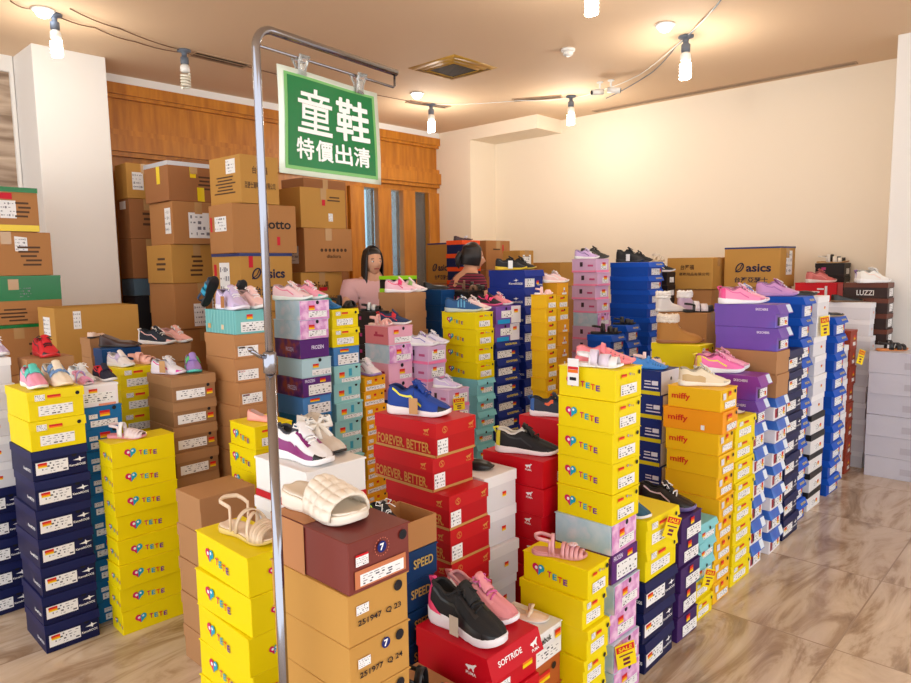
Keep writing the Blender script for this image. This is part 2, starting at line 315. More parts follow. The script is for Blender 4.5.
K('rabbit', 'blue and white kids shoebox', C(74, 134, 200), lip=.03, deco=[('lab', 'E', .05, -.18, .8, .56), ('tag', 'E', -.1, .3, .34, .16)])
K('orange', 'small amber shoebox with long label', C(240, 170, 24), lip=.06, deco=[('lab', 'E', 0, -.28, .94, .28), ('lab', 'E', -.3, .15, .22, .24), ('tag', 'E', .02, .16, .12, .3), ('hole', 'E', .36, .25, .007)])
K('pinkrab', 'pink patterned kids shoebox', C(232, 168, 190), lip=.03, deco=[('q', 'F', 0, 0, .98, .96, C(222, 130, 140)), ('q', 'F', .1, 0, .42, .12, C(190, 60, 90)), ('q', 'F', .0, .12, .1, .16, C(190, 60, 90)), ('lab', 'E', .1, -.25, .75, .3), ('tag', 'E', -.2, .2, .2, .22), ('hole', 'E', .1, .35, .010)])
K('pinkcat', 'pink kids shoebox with dark motif', C(238, 180, 208), lip=.03, deco=[('lab', 'E', .2, -.3, .5, .22), ('tag', 'E', .05, 0, .22, .26), ('q', 'F', .2, 0, .3, .12, C(170, 50, 100)), ('q', 'F', -.25, 0, .14, .3, C(70, 50, 60)), ('hole', 'E', .05, .34, .012)])
K('lilac', 'lilac shoebox with pink bottom band', C(214, 178, 214), lip=.05, deco=[('q', 'E', 0, -.42, 1, .16, C(244, 130, 176)), ('q', 'F', 0, -.42, 1, .16, C(244, 130, 176)), ('lab', 'E', .05, -.02, .7, .5), ('tag', 'E', -.12, .2, .2, .22), ('q', 'F', -.2, .1, .14, .34, C(70, 50, 60)), ('q', 'F', .22, 0, .28, .14, C(190, 90, 140))])
K('bluedk', 'deep blue shoebox', C(20, 72, 132), lip=.35, deco=())
K('purple', 'violet and white kids shoebox', C(124, 84, 172), lip=.03, deco=[('q', 'E', .3, 0, .4, .97, C(236, 234, 240)), ('lab', 'E', -.05, .05, .5, .4), ('q', 'E', -.2, -.36, .5, .25, C(30, 150, 215)), ('tag', 'E', .3, .2, .16, .2), ('hole', 'E', -.1, .36, .010)])
K('navyy', 'navy shoebox with yellow lettering', C(26, 46, 124), lip=.34, flare=.6, deco=[('lab', 'E', -.12, -.22, .6, .4), ('tag', 'E', .25, -.2, .14, .18), ('txt', 'L', .12, 0, .5, .34, 'GOODYEAR', YEL), ('q', 'E', -.3, -.22, .12, .3, C(40, 130, 190))])
K('kanga', 'royal blue shoebox with white label', C(28, 50, 140), lip=.36, flare=.6, deco=[('lab', 'E', -.2, -.2, .5, .46), ('tag', 'E', .22, -.2, .12, .2), ('txt', 'F', .28, -.25, .38, .15, 'KangaROOS', WHITE), ('txt', 'E', .34, -.34, .26, .1, 'KangaROOS', WHITE), ('star', 'F', .28, -.05)])
K('yelor', 'small yellow shoebox with orange tag', C(242, 190, 26), lip=.04, deco=[('lab', 'E', .05, -.25, .7, .36), ('tag', 'E', -.1, .22, .3, .24), ('hole', 'E', .1, .32, .008)])
K('amber', 'small amber shoebox', C(236, 166, 34), lip=.04, deco=[('q', 'E', .1, -.1, .12, .44, WHITE), ('q', 'E', .1, -.2, .08, .2, RED), ('lab', 'E', .1, -.36, .4, .16)])
K('royal', 'royal blue shoebox with tilted lid', C(12, 74, 176), lid=C(16, 84, 196), lip=.36, flare=.9, deco=[('lab', 'E', .05, -.2, .6, .46), ('txt', 'L', .2, 0, .42, .3, 'SKECHERS', YEL), ('tag', 'E', .36, -.15, .1, .3)])
K('bluew', 'blue and white shoebox with flared lid', C(236, 232, 236), lid=frozen_mat('blue_fade', (44, 92, 190), (60, 120, 210), (110, 90, 190), 4), lip=.4, flare=.65, deco=[('lab', 'E', .1, -.25, .7, .34), ('q', 'E', -.28, -.2, .26, .4, C(150, 40, 60)), ('tag', 'E', .3, -.2, .14, .3), ('q', 'L', .36, 0, .3, .9, C(226, 236, 246))])
K('violet', 'violet shoebox with curved lid edge', frozen_mat('violet_fade', (104, 62, 168), (112, 66, 176), (84, 84, 190), 3), lip=.4, flare=.9, deco=[('lab', 'E', .12, -.25, .66, .36), ('q', 'E', -.26, -.22, .2, .36, INK), ('tag', 'E', .28, -.3, .14, .18), ('q', 'L', .34, 0, .34, .9, C(214, 228, 244)), ('txt', 'M', .28, .3, .2, .1, 'SKECHERS', C(235, 225, 245))])
K('magenta', 'magenta violet shoebox with curved lid edge', frozen_mat('magenta_fade', (140, 48, 150), (120, 50, 160), (96, 70, 180), 3), lip=.4, flare=.9, deco=[('lab', 'E', .12, -.25, .66, .36), ('q', 'E', -.26, -.22, .2, .36, INK), ('tag', 'E', .28, -.3, .14, .18), ('q', 'L', .34, 0, .34, .9, C(214, 228, 244)), ('txt', 'M', .28, .3, .2, .1, 'SKECHERS', C(235, 225, 245))])
K('navycc', 'navy shoebox with white end', C(24, 42, 112), lip=.03, deco=[('q', 'E', 0, 0, .99, .97, C(226, 226, 236)), ('q', 'F', 0, -.42, 1, .16, C(214, 198, 30)), ('q', 'F', .26, .06, .12, .05, C(220, 220, 235)), ('q', 'F', .26, -.06, .12, .05, C(220, 220, 235)), ('q', 'F', .4, .0, .12, .18, C(220, 220, 235)), ('q', 'F', .33, -.2, .28, .05, C(220, 220, 235)), ('hole', 'E', .05, .12, .009)])
K('miffy', 'golden yellow miffy shoebox', C(240, 190, 24), lip=.04, deco=[('txt', 'F', -.24, .02, .36, .36, 'miffy', C(216, 56, 30)), ('lab', 'E', .05, -.24, .66, .3), ('q', 'E', -.3, .18, .18, .3, C(220, 220, 235)), ('tag', 'E', .02, .22, .16, .3), ('hole', 'E', .36, .3, .009)])
K('miffyo', 'wide orange miffy shoebox', C(242, 158, 28), lip=.04, deco=[('txt', 'F', -.24, .02, .34, .36, 'miffy', C(210, 50, 30)), ('lab', 'E', .05, -.24, .66, .3), ('q', 'F', .18, -.28, .06, .22, WHITE), ('tag', 'E', -.1, .22, .3, .3), ('hole', 'E', .36, .3, .009)])
K('miffyp', 'golden yellow shoebox with size label', C(240, 184, 24), lip=.04, deco=[('lab', 'E', .05, -.24, .66, .3), ('q', 'E', -.3, .18, .18, .3, C(220, 220, 235)), ('tag', 'E', .02, .22, .16, .3), ('hole', 'E', .36, .3, .009)])
K('purpdk', 'dark purple shoebox with large label', C(62, 34, 96), lip=.04, deco=[('lab', 'E', .1, -.18, .72, .44), ('tag', 'E', .0, .26, .18, .26), ('q', 'F', .1, 0, .3, .5, C(40, 24, 60))])
K('puma', 'red shoebox with FOREVER.BETTER. lettering', C(180, 16, 28), lid=C(192, 22, 32), lip=.42, deco=[('txt', 'F', -.02, -.24, .88, .3, 'FOREVER. BETTER.', C(200, 140, 70)), ('q', 'F', 0, -.46, 1, .08, C(190, 140, 80)), ('q', 'E', 0, -.46, 1, .08, C(190, 140, 80)), ('lab', 'E', -.34, -.2, .26, .44), ('ring', 'L', -.3, 0), ('cat', 'L', .38, 0, .028, C(205, 140, 70)), ('cat', 'M', .36, .28, .028, C(205, 140, 70))])
K('pumar', 'bright red shoebox with white cat', C(196, 8, 28), lip=.42, deco=[('cat', 'M', .28, .28, .032, WHITE), ('lab', 'E', .2, -.22, .34, .36), ('cat', 'L', .3, 0, .022, WHITE)])
K('pumasoft', 'open red SOFTRIDE shoebox', C(194, 8, 30), lip=.45, flare=.7, deco=[('cat', 'M', .30, .2, .04, WHITE), ('txt', 'L', -.12, .05, .46, .26, 'SOFTRIDE', WHITE), ('cat', 'L', .36, .0, .036, WHITE), ('lab', 'E', -.2, -.3, .3, .2), ('tag', 'E', .3, -.12, .2, .24)])
K('reebok', 'white Reebok shoebox', C(238, 238, 240), lip=.03, deco=[('txt', 'E', -.14, .24, .5, .2, 'Reebok', INK), ('tag', 'E', .34, .2, .2, .26), ('lab', 'E', 0, -.2, .85, .42)])
K('tanor', 'rust orange shoebox with round hole', C(180, 92, 44), lip=.04, deco=[('hole', 'E', .25, .2, .012), ('tag', 'E', -.1, .05, .4, .3)])
K('seven', 'dark red shoebox with round 7 emblem', mat('oxblood_card', (116, 42, 34), .45), lip=.03, deco=[('q', 'F', -.27, 0, .46, 1.0, mat('tan_card', (184, 124, 76), .6)), ('q', 'U', 0, .27, 1.0, .46, mat('tan_card', (184, 124, 76), .6)), ('disc7', 'E', .02, .22), ('q', 'E', 0, -.24, .84, .34, C(198, 122, 82)), ('lab', 'E', .02, -.27, .72, .22), ('lab', 'E', -.3, .1, .2, .18), ('q', 'E', -.3, .2, .2, .06, RED), ('hole', 'E', .38, .3, .011)])
K('kraft7', 'kraft shoebox stamped with stock number', KRAFT2, lip=.03, deco=[('txt', 'E', .0, -.1, .72, .13, '251947  Q 23', INK), ('lab', 'E', -.28, .16, .2, .18), ('hole', 'E', .32, .3, .012)])
K('kraft7b', 'kraft shoebox with blue 7 badge', KRAFT2, lip=.03, deco=[('txt', 'E', .0, -.12, .72, .13, '251977  Q 24', INK), ('lab', 'E', -.28, .12, .2, .18), ('hole', 'E', .32, .3, .012), ('disc7b', 'E', .08, .28)])
K('speed', 'dark teal shoebox with SPEED lettering', C(14, 52, 96), lip=.04, deco=[('txt', 'E', .05, .05, .6, .3, 'SPEED', C(190, 160, 90))])
K('pinkw', 'pale lilac shoebox', C(216, 176, 210), lip=.05, deco=[('q', 'E', 0, -.42, 1, .14, C(244, 140, 180)), ('q', 'F', 0, -.42, 1, .14, C(244, 140, 180)), ('q', 'F', -.1, .1, .12, .34, C(70, 50, 60)), ('q', 'F', .28, 0, .22, .14, C(200, 80, 130)), ('lab', 'E', .1, -.1, .5, .4), ('tag', 'E', .1, .1, .26, .26)])
K('luzzi', 'dark brown LUZZI shoebox', C(56, 40, 36), lid=C(104, 58, 44), lip=.3, deco=[('txt', 'F', .0, -.14, .4, .34, 'LUZZI', C(220, 214, 210)), ('lab', 'E', .1, -.12, .6, .5)])
K('rust', 'rust brown shoebox', C(150, 60, 40), lip=.12, deco=[('tag', 'E', .1, .1, .24, .24), ('lab', 'E', .1, -.25, .4, .2)])
K('bagged', 'pale grey box in plastic sleeve', mat('plastic_sleeve', (206, 204, 214), .3, bump=.8, bscale=14), lip=.03, deco=[('q', 'E', .0, -.1, .2, .3, C(190, 186, 196))])
K('dark', 'black shoebox', C(40, 34, 34), lip=.3, deco=[('lab', 'E', .1, -.1, .5, .4), ('q', 'F', -.2, .1, .16, .2, C(180, 60, 120))])
K('redw', 'red shoebox with white lettering', C(214, 24, 36), lip=.05, deco=[('q', 'E', 0, 0, .9, .9, C(220, 90, 100)), ('q', 'F', .25, 0, .06, .6, WHITE), ('q', 'F', .12, .1, .16, .1, WHITE), ('q', 'F', .0, -.1, .2, .1, WHITE)])
K('orangelid', 'navy shoebox with orange lid', C(22, 36, 80), lid=C(238, 84, 36), lip=.32, deco=[('lab', 'E', -.1, -.2, .6, .4)])
K('lime', 'black shoebox with lime green stripes', C(30, 28, 26), lid=C(150, 220, 30), lip=.2, deco=[('q', 'F', 0, -.35, 1, .24, C(150, 210, 40)), ('q', 'E', 0, -.35, 1, .24, C(150, 210, 40))])
K('whiteblk', 'white shoebox with black lid', C(232, 230, 230), lid=C(40, 40, 44), lip=.3, deco=[('lab', 'E', 0, -.2, .5, .3), ('tag', 'E', .2, -.2, .12, .2)])
def lid_mesh(L, W, Hh, lip, flare, ov=.0026):
    bm = bmesh.new(); z1 = Hh; z0 = Hh*(1-lip); l, w2 = L/2+ov, W/2+ov; fl = math.sin(flare*.5)*Hh*lip
    top = [(-l, -w2), (l, -w2), (l, w2), (-l, w2)]; bot = [(-l-fl, -w2), (l, -w2), (l, w2), (-l-fl, w2)]
    inn = [(x*(1-.004/l), y*(1-.004/w2)) for x, y in bot]
    T = [bm.verts.new((x, y, z1)) for x, y in top]; B = [bm.verts.new((x, y, z0)) for x, y in bot]
    I = [bm.verts.new((x+(fl*0), y, z0)) for x, y in inn]; J = [bm.verts.new((x*(1-.0025/l), y*(1-.0025/w2), z1-.0012)) for x, y in top]
    bm.faces.new(T)
    for i in range(4):
        j = (i+1) % 4; bm.faces.new((T[i], B[i], B[j], T[j])); bm.faces.new((B[i], I[i], I[j], B[j])); bm.faces.new((I[i], J[i], J[j], I[j]))
    bm.faces.new(J[::-1])
    es = [e for e in bm.edges if all(v in T for v in e.verts)]; bmesh.ops.bevel(bm, geom=es, offset=.0015, segments=1, affect='EDGES')
    return bm
def lid_face(L, W, Hh, lip, flare):
    fl = math.sin(flare*.5)*Hh*lip; up = Vector((fl, 0, Hh*lip)).normalized(); n = Vector((-up.z, 0, up.x))
    return Face((-L/2-.0026-fl/2, 0, Hh*(1-lip/2)), (0, -1, 0), up, n, W, Hh*lip)
def cat_logo(f, bm, x, y, s, mi=0):
    pts = [(-1, -.1), (-.55, -.35), (-.5, -.6), (-.3, -.6), (-.2, -.3), (.2, -.25), (.35, -.6), (.55, -.6), (.5, -.2), (.75, .2), (1.05, .45), (.8, .55), (.4, .3), (-.3, .15), (-.8, .1)]
    c = bm.verts.new(f.p(x, y, .0012)); vs = [bm.verts.new(f.p(x+a*s*.5/f.w, y+b*s*.5/f.h, .0012)) for a, b in pts]
    for i in range(len(vs)):
        g = bm.faces.new((c, vs[i], vs[(i+1) % len(vs)])); g.material_index = mi
    f.text(bm, 'PUMA', x, y-s*.5/f.h, s*.9/f.w, s*.22/f.h, mi, bold=.02)
PROTO = {}
def make_box(kind, L, W, Hh, side='P'):
    key = (kind, side, round(L, 3), round(W, 3), round(Hh, 3))
    if key in PROTO: return PROTO[key]
    k = BOXK[kind]; r = thing('shoe_box', '', 'shoe box'); lip = k['lip']; fl = k['flare']
    bm = bmesh.new(); bx(bm, -L/2, L/2, -W/2, W/2, 0, Hh-.0022, bev=.0015); obj('body', bm, k['body'], r, fix=False)
    obj('lid', lid_mesh(L, W, Hh, lip, fl), k['lid'], r)
    ff = faces(L, W, Hh); ff['L'] = lid_face(L, W, Hh, lip, fl)
    ov = .0026
    ff['P'].o.y += ov; ff['N'].o.y -= ov; ff['U'].o.z += .0002
    low = {a: b for a, b in ff.items()}; E0 = ff['E']
    parts = {}
    def P(nm, mats):
        nm = nm+'|'+c
        if nm not in parts: parts[nm] = (bmesh.new(), list(mats))
        b_, m_ = parts[nm]
        for m in mats:
            if m not in m_: m_.append(m)
        return b_, [m_.index(m) for m in mats]
    def FS(c): return {'F': [side], 'M': [side]}.get(c, [c])
    for i, dc in enumerate(k['deco']):
        t, fc = dc[0], dc[1]
        for c in FS(fc):
            f = ff[c]
            if c == 'E':   # keep print on the surface that is there: body below the lip, lid over it
                f = Face(E0.o, E0.r, E0.u, E0.n, E0.w, E0.h)
                if lip < .06 or dc[3] > .5-lip: f.o = f.o - Vector((ov, 0, 0))
                if dc[3] > .5-lip and fl > 0: f.o = f.o - Vector((math.sin(fl*.5)*Hh*lip, 0, 0))
            if t == 'lab':
                b_, mi = P('label_%d' % i, [WHITE, LINK]); f.label(b_, dc[2], dc[3], dc[4], dc[5], seed=i+hash_(kind))
            elif t == 'q': b_, mi = P('print', [dc[6]]); f.quad(b_, dc[2], dc[3], dc[4], dc[5], mi[0], .0005+.0002*(i % 3))
            elif t == 'tag': b_, mi = P('price_sticker', [RED, ORANGE, YEL]); band3(f, b_, dc[2], dc[3], dc[4], dc[5])
            elif t == 'hole': b_, mi = P('finger_hole', [INK]); f.disc(b_, dc[2], dc[3], dc[4], mi[0], .0009)
            elif t == 'txt': b_, mi = P('lettering', [dc[7]]); f.text(b_, dc[6], dc[2], dc[3], dc[4], dc[5], mi[0], bold=.02)
            elif t == 'tete': b_, mi = P('logo', TM); tete(f, b_, dc[2], dc[3], dc[4])
            elif t == 'cat': b_, mi = P('logo', [dc[5]]); cat_logo(f, b_, dc[2], dc[3], dc[4], mi[0])
            elif t == 'ring':
                b_, mi = P('emblem', [C(205, 140, 70), k['lid']]); f.disc(b_, dc[2], dc[3], .012, mi[0]); f.disc(b_, dc[2], dc[3], .010, mi[1], .0011); f.text(b_, 'S', dc[2], dc[3], .05, .35, mi[0], .0014)
            elif t == 'star':
                b_, mi = P('logo', [WHITE]); vs = [b_.verts.new(f.p(dc[2]+a*.022/f.w, dc[3]+b*.012/f.h, .001)) for a, b in ((-1, -.2), (0, -.5), (.3, -1), (.4, -.3), (1.2, .1), (.4, .2), (.1, .9), (0, .2))]; b_.faces.new(vs)
            elif t == 'disc7':
                b_, mi = P('emblem', [C(196, 110, 90), k['body'], C(24, 40, 110), WHITE])
                for a in range(18): f.disc(b_, dc[2]+.019*math.cos(a*PI/9)/f.w, dc[3]+.019*math.sin(a*PI/9)/f.h, .0016, mi[0], n=6)
                f.disc(b_, dc[2], dc[3], .0125, mi[2], .001); f.text(b_, '7', dc[2], dc[3], .011/f.w, .015/f.h, mi[3], .0014, .04)
            elif t == 'disc7b':
                b_, mi = P('emblem', [C(24, 40, 110), WHITE]); f.disc(b_, dc[2], dc[3], .012, mi[0], .001); f.text(b_, '7', dc[2], dc[3], .011/f.w, .015/f.h, mi[1], .0014, .04)
    for nm, (b_, ms) in parts.items():
        obj('label' if nm.startswith('label') else nm.split('|')[0], b_, ms, r, fix=False)
    r.location = (0, 0, -50); PROTO[key] = r; r['_free'] = 1; return r
def hash_(s): return sum(ord(c)*(i+3) for i, c in enumerate(s))
def put(proto, loc, rotz, label, group):
    if proto.get('_free'):
        del proto['_free']; KIDS[proto.name] = list(proto.children)
        proto.location = loc; proto.rotation_euler = (0, 0, rotz); proto['label'] = label
        if group: proto['group'] = group
        return proto
    return dup(proto, loc, rotz, label, group)
ORD = 'top second third fourth fifth sixth seventh eighth ninth tenth eleventh twelfth thirteenth fourteenth fifteenth sixteenth'.split()
ST = {}; FOOT = []; MERGE = []; IDX = {}
KEEP = {"seven":[0,1,2,3],"forever":[0,1,2,3,4,5],"teteFront":[0,1,2,3,4],"yelM9":[0,1,2,3,4],"brownXX":[0,1,2,3,4],"teteDD":[0,1,2,3,4,5,6,7,8,9,10],"navyL":[0,1,2,3,4,5,6,7,8],"whiteK":[0,1],"teteL":[0,1,2,3,4,5,6,7],"brownF":[0,1,2,3,4],"purpKK":[0,1,2,3,4,5,6,7,8,9,10],"pumaM7b":[0,1,2,3,4],"miffyHH":[0,1,2,3,4,5,6,7,8,9],"navyEE":[0,1,2,3,4],"whiteM6":[0,1,2,3,4],"aquaG":[0,1,2,3,4,5,6],"yelH":[0,1,2],"yellowBB":[0],"purpJJ":[0,1,2,3,4,5,6,7],"kangaU":[0,1,2,3,4,5,6,7],"yelM":[0,1,2,3,4,5,6],"navyCC":[0,1,2,3,4],"kraftQ":[0,1],"pinkO":[0,1,2,3],"yelS":[0,1,2,3,4,5,6,7,8],"speedM3":[0,1,2,3],"yelL5":[0,1,2],"blueL":[0,1,2,3,4,5,6,7,8,9,10],"luzzi":[0,1,2,3],"pumaM7a":[0],"blueX":[0,1,2,3,4,5],"frozenL":[0,1,2,3,4,5,6],"whitePP":[0,1,2,3,4,5,6,7,8,9],"kraftlong":[0],"navyLL":[0,1,2,3,9],"purpFF":[0,1,2,3,4],"farnavy":[0,1,2,3,4,5,6,7,8,9],"lilacP":[0,1],"lilacP2":[0],"redshoe":[0],"purpT":[0,1,2,3,4,5,6],"pinkW":[0,1,2,3,4,5],"redfar":[0],"blueY2":[0],"yelII":[0,1,2,3,4,5,6,7],"navybrog":[0],"darkfar":[0],"orangeN":[0,1,2,3,4,5,6,7,8],"whiteMM":[0,1,2,3,4,5,6,7,8,9,10],"blueR":[0,1,2],"yelV":[0,1,2,3,4,5,6],"royalNN":[0,1,2,3,4,5,6,7,8,9],"aquaGG":[0,1,2,4],"navyKK3":[0,1,2,3,4,5,6,7,8],"reebok":[0,1],"smallkraft":[0],"blueY":[0,1],"orangeV":[0,4],"pumafront":[0,1],"floral":[0],"orangelid":[0,2],"limebox":[0],"brownOO":[0,1],"darkR":[0],"blackgap":[0],"lowkraft":[0]}  #@KEEP
rj = random.Random(11)
def stack(name, u, v, d, dA, dB, ori, h, items, where, jit=1.0, group=None, cut=None, shift=None, pos=None):
    """a pile of boxes whose nearest vertical edge tops out at pixel (u, v), d metres ahead; where: what singles the pile out"""
    P = AB(*pos) if pos else atd(u, v, d); z = P.z; a, b = P.dot(EA), P.dot(EB)
    FOOT.append((name, a, a+dA, b, b+dB, z)); ST[name] = (a, b, dA, dB, z)
    lst = []
    for it in items: lst += [it[0]]*it[1]
    n = max(1, round(z/h)); n = max(n, len(lst)) if cut is None else n
    lst = (lst + [items[-1][0]]*n)[:n]; hh = z/n; zz = z
    for i, kd in enumerate(lst):
        zz -= hh
        if cut is not None and i >= cut: break
        da, db, dr = rj.uniform(-.006, .006)*jit, rj.uniform(-.008, .008)*jit, rj.uniform(-.03, .03)*jit
        wd, ln = dA-.012, dB-.012
        if kd == 'miffyo': ln += .03; db = 0
        if shift and i >= shift[0]: da += shift[1]; db += shift[2]
        c = AB(a+dA/2+da, b+dB/2+db, zz)
        if ori == 'B': pr = make_box(kd, ln, wd, hh-.0006); rz = YB
        else: pr = make_box(kd, wd, ln, hh-.0006, 'N'); rz = YA
        o = ('bottom' if i == n-1 and n > 1 else ORD[i] if i == 0 else ORD[i]+' from top') if n > 1 else 'only'
        lab = '%s, %s %s' % (BOXK[kd]['desc'], o, ('of '+where) if n > 1 else 'box, '+where)
        if n == 1: lab = '%s %s' % (BOXK[kd]['desc'], where)
        if KEEP is not None and i not in KEEP.get(name, ()): MERGE.append((pr, c, rz+dr)); continue
        ob = put(pr, c, rz+dr, lab, group or 'stacked shoeboxes'); IDX[ob.name] = (name, i)
    return ST[name]
S_ = stack
#@STACKS
# left
S_('navyL', 25, 393, 2.65, .215, .29, 'B', .116, [('yel', 2), ('navy', 7)], 'navy pile at lower left', jit=.6)
S_('teteL', 109, 445, 2.77, .28, .135, 'A', .104, [('tetel', 8)], 'yellow pile under pink white sandal')
S_('blueL', 79, 387, 2.88, .17, .24, 'B', .098, [('whitepink', 1), ('teal', 10)], 'blue pile behind the yellow one')
S_('farnavy', -42, 362, 2.92, .2, .28, 'B', .118, [('white', 5), ('navy', 5)], 'pile at left photo edge')
S_('yelL5', 119, 369, 3.24, .2, .2, 'B', .105, [('yel', 10)], 'yellow pile under pink sandal')
S_('brownF', 170, 378, 3.09, .22, .27, 'B', .115, [('brown', 9)], 'tan pile under purple sneaker')
S_('brownXX', 197, 500, 2.5, .24, .2, 'B', .13, [('kraftplain', 5)], 'kraft pile behind nude sandal')
S_('aquaG', 233, 311, 3.18, .19, .29, 'B', .115, [('aqua', 1), ('kraft', 10)], 'pile under pale high sneakers')
S_('yelH', 254, 428, 2.78, .19, .22, 'B', .105, [('tete', 8)], 'yellow pile behind the pole')
S_('teteFront', 245, 559, 1.75, .16, .31, 'B', .107, [('tetel', 7)], 'yellow pile under nude sandal')
S_('seven', 346, 545, 1.31, .175, .29, 'B', .122, [('seven', 1), ('kraft7', 1), ('kraft7b', 1), ('kraft7', 6)], 'pile under white quilted slide', jit=.7)
S_('whiteK', 305, 473.5, 1.88, .225, .28, 'B', .125, [('whitered', 1), ('white', 7)], 'white pile under bow boot', jit=.5)
S_('frozenL', 298, 301, 3.45, .19, .24, 'B', .1, [('frozen', 2), ('frozenp', 1), ('frozenaqua', 1), ('frozenl', 1), ('rabbit', 1), ('teal', 7)], 'mixed pile right of pole')
S_('yelM', 332, 310, 3.66, .19, .2, 'B', .105, [('yel', 2), ('rabbit', 1), ('aquabox', 10)], 'pile under black sandals')
S_('orangeN', 364, 378, 3.81, .165, .18, 'B', .085, [('orange', 11)], 'amber pile behind red box')
S_('pinkO', 388, 327, 4.0, .2, .23, 'B', .105, [('pinkrab', 1), ('frozen', 1), ('pinkcat', 2), ('navyy', 7)], 'pink pile under navy red sneaker')
S_('lilacP', 426.5, 347, 4.07, .17, .19, 'B', .105, [('lilac', 10)], 'lilac pile under lavender sneakers')
S_('lilacP2', 449, 391, 3.85, .18, .16, 'B', .105, [('lilac', 8)], 'short lilac pile')
S_('kraftQ', 405.6, 293, 4.5, .2, .27, 'B', .122, [('kraftplain', 11)], 'kraft pile before woman')
S_('blueR', 441, 290, 5.07, .15, .25, 'B', .115, [('bluedk', 12)], 'deep blue pile')
S_('darkR', 468, 292, 5.08, .2, .14, 'B', .115, [('dark', 2), ('amber', 10)], 'dark pile before second woman')
S_('yelS', 476, 313, 4.24, .18, .3, 'B', .105, [('tete', 4), ('aquatuck', 8)], 'pile under blue sneaker')
S_('purpT', 496, 307, 4.45, .26, .26, 'B', .112, [('purple', 1), ('purple', 1), ('navyy', 9)], 'pile under black pink sandals')
S_('kangaU', 524, 270, 4.72, .22, .33, 'B', .122, [('kanga', 12)], 'royal blue pile under black shoes')
S_('yelV', 546, 295, 4.42, .13, .13, 'B', .09, [('yelor', 15)], 'small yellow pile by amber pile')
S_('orangeV', 558, 283, 4.86, .15, .15, 'B', .09, [('amber', 1), ('yelor', 2), ('amber', 12)], 'small amber pile')
S_('pinkW', 597, 258.6, 5.35, .2, .23, 'B', .106, [('pinkw', 4), ('frozen', 1), ('pinkw', 10)], 'tall lilac pile')
S_('blueX', 649, 262, 5.5, .25, .35, 'B', .115, [('royal', 13)], 'tall royal blue pile')
S_('blueY', 626, 326, 5.1, .2, .14, 'B', .115, [('royal', 9)], 'low royal blue pile')
S_('blueY2', 611, 336, 4.85, .2, .2, 'B', .115, [('royal', 9)], 'lowest royal blue pile')
S_('yellowBB', 700, 346, 3.72, .17, .3, 'B', .12, [('yel', 1), ('yel', 8)], 'yellow pile under tan boot')
S_('navyCC', 663, 372, 3.2, .2, .28, 'B', .12, [('navycc', 9)], 'navy pile under blue clog')
S_('teteDD', 615, 371, 2.28, .19, .24, 'B', .105, [('tete', 5), ('frozen', 1), ('frozenl', 1), ('frozen', 4)], 'pile under pink clog')
S_('navyEE', 648, 522, 2.44, .255, .2, 'B', .115, [('yel', 2), ('navy', 3)], 'navy pile at aisle front')
S_('purpFF', 682, 520, 2.66, .19, .28, 'B', .112, [('purpdk', 5)], 'purple pile under black sneaker')
S_('aquaGG', 698, 527, 2.82, .18, .28, 'B', .108, [('aquatuck', 3), ('yel', 2)], 'short aqua pile')
S_('miffyHH', 721, 391, 2.97, .185, .26, 'B', .1, [('miffy', 1), ('miffyo', 1), ('miffy', 2), ('miffyp', 6)], 'miffy pile under beige sneaker')
S_('yelII', 738, 421, 3.13, .24, .26, 'B', .105, [('yel', 8)], 'yellow pile right of miffy pile')
S_('purpJJ', 756, 377, 3.33, .17, .36, 'B', .12, [('magenta', 1), ('violet', 1), ('bluew', 6)], 'pile under pink runners')
S_('purpKK', 779, 305, 3.5, .19, .33, 'B', .12, [('violet', 2), ('kraftplain', 2), ('bluew', 7)], 'tallest violet topped pile')
S_('navyKK3', 789, 352, 3.68, .26, .3, 'B', .12, [('navy', 9)], 'dark navy aisle pile')
S_('navyLL', 802, 297, 3.93, .2, .3, 'B', .12, [('royal', 11)], 'royal aisle pile')
S_('whiteMM', 818, 297, 4.12, .26, .3, 'B', .12, [('white', 6), ('whiteblk', 5)], 'white aisle pile with yellow tag')
S_('royalNN', 836, 318, 4.4, .25, .3, 'B', .12, [('royal', 10)], 'farther royal aisle pile')
S_('whiteOW', 842, 347, 4.68, .18, .28, 'B', .12, [('white', 8)], 'white pile left of rust pile')
S_('brownOO', 852, 331, 4.86, .17, .28, 'B', .13, [('rust', 8)], 'rust pile')
S_('whitePP', 872, 303, 5.0, .14, .3, 'B', .13, [('white', 9)], 'far white pile under black flats')
S_('luzzi', 890, 283, 5.06, .2, .3, 'B', .12, [('luzzi', 1), ('luzzi', 3), ('white', 8)], 'LUZZI topped pile')
S_('forever', 434, 425, 2.2, .205, .31, 'B', .121, [('puma', 9)], 'red pile under blue sneaker', jit=1.0, shift=(2, .0, -.065))
S_('whiteM6', 485, 480, 2.36, .19, .29, 'B', .135, [('white', 6)], 'white pile right of red boxes')
S_('pumaM7b', 543.5, 463, 2.44, .19, .29, 'B', .12, [('pumar', 8)], 'red pile under black sneaker')
S_('pumaM7a', 575, 424, 2.7, .19, .29, 'B', .12, [('pumar', 9)], 'red pile under navy sneaker')
S_('pumafront', 487, 661, 1.68, .23, .27, 'B', .13, [('pumasoft', 1), ('pumar', 3)], 'front red pile', jit=.4)
S_('reebok', 532, 640, 1.98, .17, .2, 'B', .115, [('reebok', 1), ('tanor', 3)], 'pile with cream bow shoe')
S_('yelM9', 585, 572, 2.05, .14, .26, 'B', .115, [('tete', 1), ('yel', 5)], 'yellow pile under jelly sandal')
S_('speedM3', 403, 556, 1.87, .14, .17, 'B', .11, [('speed', 8)], 'teal SPEED pile')
S_('lowkraft', 0, 0, 0, .24, .25, 'B', .115, [('kraftplain', 4)], 'low pile behind front red boxes', pos=(1.0, 1.07, .46))
